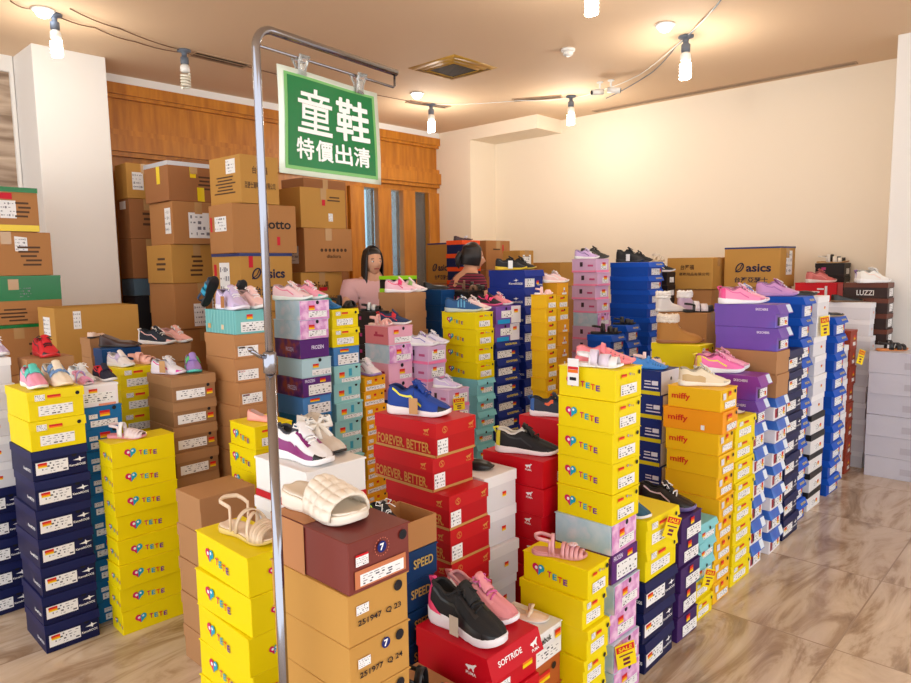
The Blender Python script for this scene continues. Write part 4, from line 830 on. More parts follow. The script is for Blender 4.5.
def sandal(label, strap, sole=(235, 230, 225), bed=None, L=.19, side=1, kind='cross', ts=.55, w=.022, name='sandal', acc=None, deco=None):
    r = shoe_root(label, name); A = Last(L, ts=ts, side=side, ws=1.0); sm = CR(*strap)
    bm = bmesh.new(); A.sole(bm); obj('sole', bm, CR(*sole), r)
    bm = bmesh.new(); P = []
    for t in TS[2:-2]: P.append([Vector(((t-.5)*L, A.cy(t)+y*A.w(t)*.92, A.s(t)*1.02+.0015+.002*abs(y))) for y in (-1, -.6, 0, .6, 1)])
    slab(bm, P, .003); obj('footbed', bm, CF(*(bed or sole)), r)
    def arc(t1, t2, hh, wd, m, n=12, z0=0, nm='strap', th=.003):
        P = []
        for i in range(3):
            row = []
            for k in range(n+1):
                a = PI*k/n; t = t1+(t2-t1)*k/n+(i-1)*wd/2/L; t = min(.97, max(.03, t))
                row.append(Vector(((t-.5)*L, A.cy(t)+A.w(t)*1.0*math.cos(a)*(1 if abs(math.cos(a)) < .99 else .97), A.s(t)*.8+z0+hh*L*math.sin(a)**.8)))
            P.append(row)
        bm = bmesh.new(); slab(bm, P, th); return obj(nm, bm, m, r)
    def back(hh, m, wd=.012, t0=.34):
        P = []; N = 16
        for i in range(2):
            row = []
            for k in range(N+1):
                x = k/N*2-1; t = max(.035, t0*abs(x)**1.2+.03*(1-abs(x))); sd = 1 if x > 0 else -1
                y = A.w(max(t, .08))*sd*min(1, abs(x)*3.0) ; zz = A.s(t)+hh*L*(1-abs(x)**3*.15)
                row.append(Vector(((t-.5)*L, A.cy(t)+y, zz+(i-.5)*wd)))
            P.append(row)
        bm = bmesh.new(); slab(bm, P, .003); o = obj('ankle_strap', bm, m, r)
        for sd in (1, -1):
            bm = bmesh.new(); tube(bm, [((t0-.5)*L, A.cy(t0)+sd*A.w(t0), A.s(t0)-.002), ((t0-.5)*L, A.cy(t0)+sd*A.w(t0)*1.0, A.s(t0)+hh*L*.9)], .004, 6); obj('side_strap', bm, m, r)
    am = CR(*(acc or strap))
    if kind == 'cross':
        arc(.62, .84, .19, w, sm); arc(.84, .62, .2, w, am); back(.24, sm); arc(.36, .40, .36, w*.7, sm)
    elif kind == 'bands':
        arc(.80, .80, .17, w, sm); arc(.62, .64, .22, w, am); back(.20, sm); arc(.38, .42, .30, w*.8, am)
    elif kind == 'fisher':
        for t in (.58, .66, .74, .82): arc(t, t, .2-.03*(t-.58)/.08*.6, w*.55, sm)
        for t in (.9,): arc(t, t, .1, w*.6, sm)
        back(.27, sm); arc(.36, .40, .34, w*.5, am)
    elif kind == 'braid':
        for q in range(5): arc(.70+.035*q, .76+.035*q, .20-.018*q, .011, sm if q % 2 else am, th=.005)
        arc(.44, .7, .26, .013, sm, th=.004); arc(.62, .4, .30, .013, am, th=.004); back(.34, sm, .012, .3)
    elif kind == 'slide': pass
    if deco:
        bm = bmesh.new()
        for q in range(6):
            a = q*PI/3; lathe(bm, [(.003, 0), (.007, .002), (.007, .005), (.002, .007)], 8, ((.25)*L+.009*math.cos(a), .009*math.sin(a), A.s(.75)+.185*L))
        lathe(bm, [(.003, 0), (.006, .004), (.002, .010)], 8, (.25*L, 0, A.s(.75)+.185*L)); obj('flower', bm, CR(*deco), r)
    return r
def slide(label, col, L=.25):
    r = shoe_root(label, 'slide_sandal', 'sandal'); A = Last(L, ts=1.35, ws=1.08)
    bm = bmesh.new(); A.sole(bm); obj('sole', bm, CR(*col), r)
    bm = bmesh.new(); P = []
    for t in TS[2:-2]: P.append([Vector(((t-.5)*L, A.cy(t)+y*A.w(t)*.93, A.s(t)*1.01+.002+.003*abs(y))) for y in (-1, -.6, 0, .6, 1)])
    slab(bm, P, .004); obj('footbed', bm, CR(*[min(255, c-6) for c in col]), r)
    P = []; N = 40; M_ = 26
    for i in range(M_+1):
        row = []; t0 = .44+.40*i/M_
        for k in range(N+1):
            a = PI*k/N; w_ = A.w(t0)*1.1; q = .0045*(abs(math.sin(i*PI*4/M_)*math.sin(k*PI*8/N)))**.6
            hh = (.25-.085*(i/M_))*L+q
            row.append(Vector(((t0-.5)*L+ .01*math.cos(a)*0, A.cy(t0)+(w_+q)*math.cos(a), A.s(t0)*.55+hh*math.sin(a)**.75)))
        P.append(row)
    bm = bmesh.new(); slab(bm, P, .007); obj('quilted_strap', bm, CR(*col), r); return r
def boot(label, up, sole, fur=None, L=.21, hs=1, bow=None, furc=(240, 228, 212), name='boot'):
    r = shoe_root(label, name, 'boot')
    BT = [(0, .52), (.1, .56), (.3, .56), (.40, .52), (.46, .40), (.55, .30), (.7, .24), (.85, .2), (.95, .14), (1, .09)]
    A = Last(L, HTab=BT, hs=hs, ts=.75, ws=1.08, o0=.04, o1=.40, o2=.46, rim=.9)
    bm = bmesh.new(); A.upper(bm); obj('upper', bm, [CF(*up), FUR], r)
    bm = bmesh.new(); A.sole(bm); obj('sole', bm, CR(*sole), r)
    if fur:
        bm = bmesh.new(); rr = random.Random(5); N = 44
        for k in range(N*3):
            a = 2*PI*k/N; t = .23+.2*math.cos(a); c = Vector(((t-.5)*L, A.w(.25)*1.02*math.sin(a), A.top(.25)*1.0-.012+.012*(k//N)+rr.uniform(-.003, .003))); R0 = .011*rr.uniform(.8, 1.15)
            st = len(bm.verts); bmesh.ops.create_icosphere(bm, subdivisions=1, radius=R0, matrix=Matrix.Translation(c)); bm.verts.ensure_lookup_table()
            for v_ in bm.verts[st:]: v_.co += (v_.co-c)*rr.uniform(-.2, .35)
        for f in bm.faces: f.smooth = True
        obj('fur_cuff', bm, mat('fur_%d_%d_%d' % furc, furc, .95, bump=1, bscale=200), r)
    if bow:
        bm = bmesh.new(); x = (.42-.5)*L; z = A.top(.42)*.86
        for sd in (1, -1):
            tube(bm, [(x, 0, z), (x-.004, sd*.02, z+.018), (x-.006, sd*.045, z+.014), (x+.004, sd*.045, z-.008), (x+.006, sd*.02, z-.006), (x, 0, z)], [.004, .009, .012, .012, .008, .004], 8)
            tube(bm, [(x, 0, z), (x+.022, sd*.014, z-.016), (x+.042, sd*.022, z-.038)], [.004, .008, .010], 8)
        obj('bow', bm, mat('dotted_cloth', (236, 232, 224), .8), r); bm = bmesh.new(); rr = random.Random(2)
        for q in range(14):
            sd = rr.choice((1, -1)); lathe(bm, [(.0015, -.001), (.004, 0), (.0015, .001)], 8, (x+rr.uniform(-.002, .006), sd*rr.uniform(.012, .05), z+.022+rr.uniform(-.005, .004)))
        obj('dots', bm, INK, r)
    return r
TOE = math.degrees(math.atan2(-EB.y, -EB.x))
def at(o, st, fa, fb, yaw=0, z=0, scale=None):
    """stand a shoe on a pile at fractions of its top, toe turned yaw degrees from the aisle direction"""
    a, b, dA, dB, zt = ST[st]; o.location = AB(a+dA*fa, b+dB*fb, zt+.0006+z); o.rotation_euler[2] = math.radians(TOE+yaw)
    if scale: o.scale = (scale,)*3
    return o
def atg(o, st, fa, fb, group, **k): o['group'] = group; return at(o, st, fa, fb, **k)
LAV, PNK, LPK, HPK, WHT, CRM, BLK, NVY, TEAL, GRY, BEI = (206, 190, 226), (244, 160, 186), (246, 204, 208), (236, 60, 150), (242, 240, 240), (240, 226, 204), (26, 26, 30), (34, 44, 72), (90, 200, 186), (196, 198, 204), (222, 208, 186)
SNK = [
 ('navyL', .25, .42, 0, dict(label='pink kids sneaker with teal heel and strap on front left yellow box', up=PNK, acc=TEAL, heel=TEAL, style='strap', L=.17, hs=1.1, tongue=TEAL)),
 ('navyL', .74, .42, 4, dict(label='cream kids sneaker with blue patch on front left yellow box', up=CRM, sole=(246, 226, 200), acc=(110, 150, 200), style='strap2', L=.18, hs=1.1)),
 ('redshoe', .5, .5, 0, dict(label='red and black sneaker behind the pink one at far left', up=(210, 28, 40), acc=BLK, sole=(200, 30, 40), lace=BLK, L=.19, toe=(30, 30, 34))),
 ('farnavy', .85, .5, 5, dict(label='lavender sneaker at the very left edge of the photo', up=LAV, acc=(120, 90, 190), L=.17)),
 ('blueL', .72, .30, 5, dict(label='navy and red kids sneaker on white box with pink edge', up=(38, 38, 60), acc=(214, 40, 50), style='strap', L=.14, lin=(200, 40, 50), ws=1.05)),
 ('blueL', .5, .85, 10, dict(label='white silver trainer behind the pink sandal at left', up=(232, 234, 236), acc=(150, 170, 180), L=.15, stripe='bars')),
 ('yelL5', .22, .45, 15, dict(label='white kids sneaker with lavender heel on left yellow box', up=(240, 234, 232), acc=LAV, heel=(214, 204, 236), style='strap', L=.15)),
 ('brownF', .25, .5, 25, dict(label='white and magenta sneaker under kraft tag on tan box', up=(236, 232, 240), acc=(222, 30, 150), toe=(222, 40, 160), sole=(240, 230, 240), L=.16, tagc=(206, 160, 110))),
 ('brownF', .75, .45, -20, dict(label='purple kids sneaker with green strap on tan box', up=(170, 140, 214), acc=(90, 210, 120), sole=TEAL, style='strap', L=.17)),
 ('kraftlong', .45, .5, 30, dict(label='navy and pink sneaker with white heel on kraft box at left', up=(30, 40, 56), acc=(240, 190, 186), heel=(244, 240, 240), L=.21, toe=(240, 190, 186))),
 ('kraftlong', .82, .5, 20, dict(label='pale pink sneaker right of the navy one by the cartons', up=(238, 178, 172), L=.2, acc=(250, 220, 214))),
 ('aquaG', .3, .35, 0, dict(label='lavender sneaker with kraft tag on aqua striped box', up=LAV, acc=(230, 220, 244), sole=(236, 230, 244), L=.21, tagc=(176, 120, 70), hs=1.1)),
 ('aquaG', .8, .35, 4, dict(label='pale pink sneaker beside the lavender one on aqua box', up=(244, 206, 204), acc=(250, 236, 236), L=.21, lace=(250, 240, 240))),
 ('frozenL', .28, .5, 30, dict(label='white pink sneaker with teal sole, left on pink winter box', up=(240, 206, 212), sole=(236, 244, 240), outs=TEAL, acc=(230, 120, 150), L=.19)),
 ('frozenL', .78, .5, 20, dict(label='pink sneaker with teal toe, right on pink winter box', up=(246, 168, 192), toe=(96, 200, 190), L=.19)),
 ('orangeN', .5, .4, 0, dict(label='white sneaker with purple sole on small amber box', up=(236, 226, 236), sole=(160, 130, 196), acc=(200, 90, 150), L=.19)),
 ('pinkO', .72, .45, 38, dict(label='navy kids sneaker with red heel on pink patterned box', up=(36, 56, 96), acc=(214, 40, 60), heel=(220, 40, 56), L=.18, style='strap')),
 ('lilacP', .25, .4, 40, dict(label='white sneaker with purple tongue, left on lilac box', up=(232, 226, 238), acc=(130, 120, 190), L=.17, tongue=(150, 120, 190))),
 ('lilacP', .78, .4, 40, dict(label='white lavender sneaker, right on lilac box', up=(226, 222, 240), acc=(180, 170, 220), L=.17)),
 ('lilacP2', .4, .5, 30, dict(label='lavender sneaker toe on low lilac box with sale tag', up=(214, 200, 232), L=.15)),
 ('kraftQ', .3, .4, 35, dict(label='white and pink kids sneaker on kraft box before the woman', up=(248, 200, 216), acc=(240, 60, 120), sole=(248, 240, 244), L=.19, style='strap', hs=1.1)),
 ('kraftQ', .75, .4, 35, dict(label='white kids sneaker with green detail on kraft box before woman', up=(248, 226, 232), acc=(150, 200, 110), L=.19, style='strap')),
 ('yelS', .3, .5, 40, dict(label='blue sport sneaker on yellow box by the centre', up=(36, 84, 136), acc=(90, 160, 200), sole=(190, 200, 190), L=.24, stripe='bars')),
 ('yelS', .8, .5, 40, dict(label='pale pink sneaker right of the blue one at centre', up=(244, 214, 214), acc=(250, 180, 190), L=.2)),
 ('purpT', .3, .5, 10, dict(label='black and pink sport sandal on violet box', up=(40, 36, 44), acc=(240, 60, 120), sole=(240, 100, 150), L=.17, style='strap2')),
 ('purpT', .78, .5, 20, dict(label='salmon pink slip shoe beside black pink sandal', up=(244, 150, 160), acc=(240, 180, 190), L=.17)),
 ('kangaU', .25, .55, 35, dict(label='black sneaker with yellow sole, left on royal blue box', up=(32, 32, 36), sole=(228, 190, 30), acc=(60, 60, 66), L=.22, lace=BLK, tagc=(236, 236, 236))),
 ('kangaU', .75, .4, 30, dict(label='black sneaker with dark sole, right on royal blue box', up=(36, 34, 34), sole=(190, 160, 50), outs=BLK, acc=(80, 80, 84), L=.22, lace=BLK)),
 ('orangeV', .5, .5, 40, dict(label='pale pink sneaker on small amber box at back', up=(240, 206, 206), L=.17)),
 ('pinkW', .25, .55, 25, dict(label='lilac sneaker on the tall lilac pile', up=(206, 176, 222), acc=(90, 60, 130), L=.17)),
 ('pinkW', .78, .5, 40, dict(label='dark olive sneaker on the tall lilac pile', up=(56, 54, 50), sole=(60, 60, 60), acc=(120, 110, 90), lace=BLK, L=.2)),
 ('blueX', .25, .6, 10, dict(label='black sneaker with white tag on tall royal blue pile', up=(34, 34, 38), sole=(40, 40, 44), lace=BLK, L=.2, hs=1.25, tagc=(236, 236, 240))),
 ('blueX', .6, .45, 30, dict(label='black sneaker with orange detail on tall royal blue pile', up=(34, 34, 38), sole=(40, 40, 44), acc=(236, 110, 40), lace=BLK, L=.22)),
 ('blackgap', .5, .5, 30, dict(label='black and white sneaker on black boxes right of blue pile', up=(30, 30, 34), sole=WHT, L=.2)),
 ('redfar', .45, .45, 45, dict(label='salmon pink sneaker on far red shoebox', up=(216, 120, 116), acc=(230, 150, 146), sole=(236, 226, 220), L=.25, lace=(216, 120, 116))),
 ('luzzi', .25, .5, 50, dict(label='white sneaker, left on the LUZZI box', up=(238, 236, 230), L=.26, acc=(240, 214, 200), name='sneaker')),
 ('luzzi', .75, .4, 45, dict(label='white sneaker with green purple side on the LUZZI box', up=(236, 236, 236), L=.25, acc=(110, 170, 130), heel=(150, 120, 190))),
 ('miffyHH', .5, .45, 38, dict(label='beige chunky sneaker with white laces on miffy box', up=(234, 222, 196), sole=(244, 238, 224), acc=(200, 170, 120), outs=(206, 130, 60), L=.2, stripe='band')),
 ('purpJJ', .28, .60, 40, dict(label='bright pink running shoe with blue sole line, nearer of pair', up=(244, 120, 184), sole=(238, 240, 246), outs=(120, 190, 220), acc=(240, 230, 60), heel=(240, 220, 70), L=.25, ts=1.2, toe=(244, 120, 184), lace=(244, 190, 214))),
 ('purpJJ', .85, .55, 40, dict(label='light pink running shoe behind the bright pink one', up=(246, 170, 196), sole=(238, 240, 246), acc=(250, 140, 190), L=.25, ts=1.2, lace=(246, 190, 210))),
 ('purpKK', .22, .66, 40, dict(label='pink running shoe with white sole on tall violet box', up=(246, 150, 190), sole=(244, 244, 248), acc=(230, 100, 160), heel=(240, 80, 150), L=.24, ts=1.1, lace=(250, 230, 240))),
 ('purpKK', .75, .6, 38, dict(label='pale pink shoe with blue flower behind the pink runner', up=(248, 190, 210), sole=(244, 236, 244), acc=(110, 140, 220), L=.23, tongue=(110, 140, 220))),
 ('navyLL', .2, .5, 30, dict(label='lilac sneaker with round eyelets on royal aisle pile', up=(206, 150, 204), sole=(190, 140, 200), acc=(170, 110, 180), L=.23, lace=(160, 90, 150))),
 ('navyLL', .78, .6, 30, dict(label='mauve and grey sneaker on royal aisle pile', up=(196, 166, 196), sole=(206, 190, 206), acc=(120, 90, 120), L=.22)),
 ('navyEE', .15, .5, -10, dict(label='teal blue sneaker with white sole beside black sneaker', up=(40, 90, 120), sole=WHT, acc=(220, 180, 40), L=.17)),
 ('purpFF', .55, .42, 10, dict(label='black and silver sneaker with purple sole on dark purple box', up=(30, 28, 34), acc=(214, 190, 206), sole=(112, 100, 160), L=.21, lace=(230, 230, 236), ts=1.2, fab=False)),
 ('whiteK', .34, .42, 5, dict(label='white sneaker with purple overlays and black toe on white box', up=(236, 236, 240), acc=(134, 24, 110), toe=(24, 22, 26), sole=(242, 242, 244), lace=(248, 248, 248), L=.235, hs=1.05, ts=1.25, heel=(40, 40, 46), lin=(60, 60, 70), stripe='band', mud=(134, 24, 110))),
 ('forever', .4, .5, 22, dict(label='blue sneaker with yellow curved stripe on red FOREVER.BETTER. box', up=(22, 62, 150), acc=(228, 220, 50), toe=(22, 26, 34), sole=(242, 236, 236), lace=(22, 66, 160), L=.235, ts=1.2, hs=1.15, lin=(20, 40, 100), tagc=(196, 150, 100))),
 ('pumaM7b', .4, .45, 24, dict(label='black sneaker with white and yellow sole on bright red box', up=(24, 24, 28), acc=(36, 36, 40), sole=(244, 236, 238), lace=(20, 20, 24), L=.25, heel=(228, 222, 50), lin=(220, 216, 210))),
 ('pumaM7a', .4, .5, 28, dict(label='navy strap sneaker with orange cat mark on red box', up=(42, 52, 70), acc=(234, 96, 40), sole=(244, 236, 240), L=.22, stripe='cat', lace=(42, 52, 70), heel=(30, 90, 170))),
 ('pumafront', .24, .5, 0, dict(label='black sneaker with hot pink heel loop on front red box', up=(22, 22, 26), acc=(30, 30, 34), sole=(236, 234, 240), lace=(18, 18, 22), heel=(240, 70, 130), L=.265, ts=1.55, tagc=(200, 186, 170), lin=(30, 30, 34), hs=1.1, heelc=(240, 70, 120), mud=(34, 34, 38))),
 ('pumafront', .86, .66, 4, dict(label='pink sneaker with white wave stripe on front red box', up=(232, 150, 160), acc=(246, 238, 240), sole=(244, 242, 248), lace=(214, 100, 160), L=.25, ts=1.1, lin=(214, 160, 170), heel=(240, 150, 160), mud=(236, 160, 170))),
 ('speedM3', .1, .55, 0, dict(label='small black sneaker with white toe resting on the open kraft box rim', up=(20, 20, 24), toe=(230, 232, 230), acc=(190, 230, 40), L=.105)),
]
prev = None
for st, fa, fb, yw, kw in SNK:
    if kw['L'] < .22: kw['L'] *= 1.14
    o = at(sneaker(**kw), st, fa, fb, yw, z=.075 if st == 'speedM3' else 0)
    if prev and prev[0] == st and abs(prev[2]-yw) < 26:      # shoes side by side do not touch
        A_, B_ = prev[1].location.copy(), o.location.copy(); mid = (A_+B_)/2; th = math.radians(TOE+(yw+prev[2])/2); pv = Vector((-math.sin(th), math.cos(th), 0))
        if pv.dot(B_-A_) < 0: pv = -pv
        h_ = (kw['L']+prev[3])*.5*.39*.5*(1.06+abs(prev[2]-yw)*.012); lon = (B_-A_).dot(Vector((math.cos(th), math.sin(th), 0)))*.5
        dv = Vector((math.cos(th), math.sin(th), 0))*max(-.03, min(.03, lon))
        prev[1].location = mid-pv*h_-dv; o.location = mid+pv*h_+dv
    prev = (st, o, yw, kw['L'])
at(sandal('pink and white printed kids sandal on white pink edged box', (242, 170, 206), (244, 226, 236), L=.14, kind='fisher', acc=(190, 170, 230)), 'blueL', .22, .3, 5)
at(sandal('shell pink sandal with wide straps on left yellow box', (246, 190, 176), (246, 200, 186), L=.16, kind='bands', w=.034), 'yelL5', .74, .5, 30)
at(sandal('white and pink closed toe sandal on front yellow TETE box', (238, 222, 226), (240, 160, 180), L=.17, kind='fisher', w=.034, acc=(246, 246, 246)), 'teteL', .35, .5, 35)
at(flat('cream low pump on small kraft box at left', (236, 206, 188), L=.17, hs=.9, name='pump_shoe'), 'smallkraft', .5, .5, 140)
at(flat('dark brown polished leather shoe on deep blue box', (58, 28, 20), L=.23, open_to=.42, hs=1.15, name='leather_shoe'), 'navybrog', .6, .5, 35)
at(sandal('blue and black hiking sandal with white tag behind lavender sneaker', (30, 60, 90), (24, 26, 30), L=.17, kind='bands', w=.03, acc=(30, 160, 200)), 'aquaG', .12, .86, 10, z=.080).rotation_euler[1] = -1.0
at(sandal('black and pink sandal behind the pale pink sneaker', (30, 34, 50), (30, 30, 34), L=.15, kind='bands', w=.03, acc=(240, 150, 150)), 'aquaG', .93, .84, 10, z=.068).rotation_euler[1] = -1.0
at(clog('turquoise and blue clog beside black sandals on yellow box', (30, 120, 190), L=.17, straps=(60, 200, 180)), 'yelM', .22, .45, 10)
at(sandal('black strappy sandal on yellow box right of pole', (24, 24, 26), (30, 28, 28), L=.17, kind='cross'), 'yelM', .75, .45, 30)
at(sandal('black floral sandal behind the yellow box and woman', (36, 34, 36), (30, 28, 28), L=.15, kind='bands', acc=(220, 220, 220)), 'floral', .5, .5, 30)
at(sandal('pale pink sandal with bow on pink patterned box', (246, 190, 186), (246, 220, 214), L=.16, kind='cross', deco=(240, 200, 190)), 'pinkO', .22, .5, 20)
at(flat('black leather shoe, left on the deep blue pile', (24, 22, 22), L=.2, open_to=.42, hs=1.2, name='leather_shoe'), 'blueR', .5, .5, 40)
at(sandal('brown leather sandal on the dark box before second woman', (120, 84, 60), (60, 46, 38), L=.2, kind='cross'), 'darkR', .35, .5, 35)
at(sandal('black chunky sandal on dark box before second woman', (34, 30, 30), (26, 24, 24), L=.2, kind='bands', w=.03), 'darkR', .8, .55, 35)
at(sandal('pale pink sandal with white sole on small yellow pile', (248, 206, 206), (246, 240, 240), L=.12, kind='cross'), 'yelV', .5, .5, 40)
at(sandal('white beige sandal at right of the tall blue pile', (230, 214, 190), (206, 180, 140), L=.2, kind='cross'), 'blueX', .95, .12, 100)
at(sandal('black sport sandal on low royal blue pile', (26, 26, 28), (30, 28, 28), L=.22, kind='bands', w=.03), 'blueY2', .5, .5, 35)
at(sandal('black sandal on the blue pile right of the lilac one', (30, 30, 32), (40, 36, 30), L=.17, kind='bands', w=.03), 'blueY', .5, .5, 35)
at(flat('dark shoe with white top on orange lid boxes', (60, 30, 40), (.18), open_to=.5, bow=(220, 220, 230)), 'orangelid', .5, .5, 60)
at(boot('tan suede boot with cream fur cuff on yellow box', (178, 122, 54), (160, 104, 60), fur=1, L=.26), 'yellowBB', .45, .5, 40)
at(clog('bright blue clog on the navy box with white end', (60, 140, 220), L=.17), 'navyCC', .3, .35, 20)
at(sandal('pale pink white strap sandal behind the blue clog', (246, 214, 208), (244, 226, 210), L=.16, kind='cross', deco=(60, 70, 90)), 'navyCC', .75, .55, 25)
at(clog('salmon pink perforated clog on top TETE box', (246, 138, 150), L=.21), 'teteDD', .72, .50, 28)
at(sandal('white closed toe sandal with lavender heel on top TETE box', (242, 240, 244), (246, 246, 248), L=.17, kind='bands', w=.034, acc=(226, 214, 232)), 'teteDD', .25, .38, 16)
at(flat('white brown loafer on the yellow pile right of miffy', (236, 228, 216), L=.16, sole=(150, 96, 60), open_to=.5, bow=(90, 60, 50)), 'yelII', .62, .42, 15)
at(sandal('transparent pink jelly sandal with flower on yellow box', (228, 166, 170), (216, 150, 150), L=.18, kind='fisher', w=.022, deco=(230, 200, 206)), 'yelM9', .35, .5, 25)
at(flat('cream shoe with ribbon bow on the Reebok box', (240, 214, 190), L=.17, sole=(236, 232, 228), bow=(244, 222, 196), open_to=.52), 'reebok', .5, .5, 30)
at(slide('white quilted slide sandal on dark red box', (240, 230, 214)), 'seven', .44, .62, 2)
at(sandal('nude braided ankle strap sandal on front yellow box', (232, 208, 180), (222, 196, 120), bed=(236, 214, 190), L=.23, kind='braid', acc=(214, 190, 160), ts=.7), 'teteFront', .55, .42, 8)
at(boot('beige boot with dotted bow and black sole on white box', (216, 206, 194), (26, 26, 28), L=.21, hs=.95, bow=1), 'whiteK', .80, .62, 0)
at(flat('pink floral baby shoe on yellow box behind the pole', (244, 170, 160), L=.15, sole=(244, 160, 150), open_to=.5, hs=1.25), 'yelH', .5, .42, 20)
at(flat('black shoe on white boxes right of red pile', (22, 22, 24), L=.2, sole=(20, 20, 20), open_to=.45, hs=1.3), 'whiteM6', .36, .5, 30)
at(flat('black ballet flat, front of pair on far white pile', (26, 26, 28), L=.25), 'whiteMM', .4, .5, 45)
at(flat('black ballet flat nearer the LUZZI box', (30, 30, 30), L=.25, sole=(120, 90, 60)), 'whitePP', .5, .6, 50)
at(flat('black loafer with tan insole on farther royal pile', (24, 24, 26), L=.2, sole=(190, 160, 120), open_to=.5), 'royalNN', .45, .2, 60)
at(sandal('white and brown sandal on far black boxes', (232, 226, 216), (200, 160, 110), L=.22, kind='bands', w=.03), 'darkfar', .2, .5, 15)
at(sandal('black round strap sandal on far black boxes', (34, 28, 26), (180, 110, 60), L=.22, kind='bands', w=.03), 'darkfar', .78, .5, 15)
at(sandal('tan sandal with black straps on grey sleeve wrapped boxes', (30, 28, 30), (206, 130, 70), L=.22, kind='bands', w=.03), 'bag', .5, .5, 45)
ST['fur'] = (lambda P: (P.dot(EA), P.dot(EB), .16, .3, P.z))(atd(707, 313, 4.3))
at(boot('white fur lined boot on kraft carton', (236, 230, 226), (230, 226, 220), fur=1, L=.2, furc=(250, 246, 240)), 'fur', .15, .85, 55)
at(boot('lilac boot with white fur leaning right on kraft carton', (206, 180, 206), (196, 170, 196), fur=1, L=.2, furc=(250, 246, 244)), 'fur', 1.0, .55, 40)
at(sandal('black sandal with white patch in front of fur boots', (26, 26, 28), (26, 26, 28), L=.2, kind='bands', w=.04, acc=(230, 220, 224)), 'fur', .35, .25, 35)
# on the floor by the front
fs = sandal('black sandal with coral red strap low down behind front red box', (24, 22, 26), (24, 22, 26), L=.2, kind='cross', w=.03, acc=(240, 60, 90))
at(fs, 'lowkraft', .55, .42, 20)
# ------------------------------------------------------------------ tags
def hangtag(u, v, st, face='S', w_=.05, h_=.075, label='', tilt=.15, kind='sale'):
    a, b, dA, dB, z = ST[st]
    p = onb(u, v, b-.028) if face == 'S' else ona(u, v, a-.014)
    r = thing('sale_tag' if kind == 'sale' else 'price_tag', label, 'tag', p, YA-.45 if face == 'S' else YB+PI, 'paper tags on the boxes')
    f = Face((0, 0, 0), (math.cos(tilt), 0, math.sin(tilt)), (-math.sin(tilt), 0, math.cos(tilt)), (0, -1, 0), w_, h_)
    bm = bmesh.new(); M = Matrix.Rotation(-tilt, 4, 'Y'); bx(bm, -w_/2, w_/2, 0, .0015, -h_/2, h_/2, M=M); obj('card', bm, YEL if kind == 'sale' else WHITE, r)
    bm = bmesh.new(); bm2 = bmesh.new()
    if kind == 'sale':
        f.quad(bm, 0, .3, .92, .26); f.text(bm2, 'SALE', 0, .3, .7, .16, 0, .0016, .02); obj('header', bm, RED, r, fix=False); obj('lettering', bm2, YEL, r, fix=False)
        bm = bmesh.new(); f.quad(bm, 0, .02, .7, .06); f.quad(bm, 0, -.16, .36, .12); f.quad(bm, 0, -.34, .36, .1); obj('print', bm, C(110, 40, 60), r, fix=False)
    else:
        f.quad(bm, 0, .15, .92, .1); f.quad(bm, 0, -.25, .6, .12, 1); obj('print', bm, [RED, INK], r, fix=False); f.quad(bm2, 0, .03, .92, .12); obj('stripe', bm2, ORANGE, r, fix=False)
hangtag(672, 527, 'navyEE', 'S', .065, .085, 'yellow SALE tag dangling under the black silver sneaker', -.35)
hangtag(709, 578, 'aquaGG', 'S', .055, .08, 'yellow SALE tag with red header on short aqua pile', -.3)
hangtag(626, 655, 'teteDD', 'S', .08, .09, 'yellow SALE tag low on the pink winter box pile', .15)
hangtag(459, 404, 'lilacP2', 'S', .07, .07, 'yellow SALE tag on the short lilac pile', .05)
hangtag(825, 326, 'whiteMM', 'S', .07, .12, 'yellow SALE tag on the tall white aisle pile', .1)
hangtag(861, 357, 'whitePP', 'S', .06, .1, 'yellow SALE tag on the far white pile', -.3)
hangtag(573, 372, 'teteDD', 'T', .045, .095, 'white price tag with orange stripe on top TETE box', 0, 'price')
# ------------------------------------------------------------------ pole with sign
pp = atd(284, 683, 1.36); pa, pb = pp.dot(EA), pp.dot(EB)
zt = atd(268, 27, 1.37).z
_e = onz(396, 72, zt+.002); arm = (_e-Vector((pp.x, pp.y, _e.z))).length; EP = (_e-Vector((pp.x, pp.y, _e.z))).normalized(); YP = math.atan2(EP.y, EP.x)
r = thing('sign_stand', 'chrome bent tube sign stand between the front shoeboxes', 'sign stand', AB(pa, pb, 0), YP)
R0 = .04
pts = [(0, 0, .62), (0, 0, zt-R0)] + [(R0*(1-math.cos(a)), 0, zt-R0+R0*math.sin(a)) for a in [PI/2*k/8 for k in range(1, 9)]] + [(arm, 0, zt)]
bm = bmesh.new(); tube(bm, pts, .0080, 14); obj('bent_tube', bm, CHROME, r)
zc = atd(277, 371, 1.36).z
bm = bmesh.new(); tube(bm, [(0, 0, 0.02), (0, 0, zc)], .0100, 16); obj('lower_tube', bm, CHROME, r)
bm = bmesh.new(); lathe(bm, [(.0112, 0), (.0135, .003), (.0135, .040), (.0112, .044)], 18, (0, 0, zc-.005)); obj('clamp_collar', bm, CHROME, r)
bm = bmesh.new(); tube(bm, [(-.012, 0, zc+.03), (-.03, -.004, zc+.034), (-.05, -.006, zc+.048)], [.005, .004, .005], 8); lathe(bm, [(.004, -.004), (.006, 0), (.004, .004)], 8, (-.05, -.006, zc+.05)); obj('clamp_lever', bm, CHROME, r)
bm = bmesh.new(); bx(bm, -.25, .012, -.012, .012, 0, .02, bev=.002); obj('base_bar', bm, CHROME, r)
bm = bmesh.new(); bx(bm, -.012, .012, .013, .2, 0, .02, bev=.002); bx(bm, -.012, .012, -.2, -.013, 0, .02, bev=.002); obj('base_bar', bm, CHROME, r)
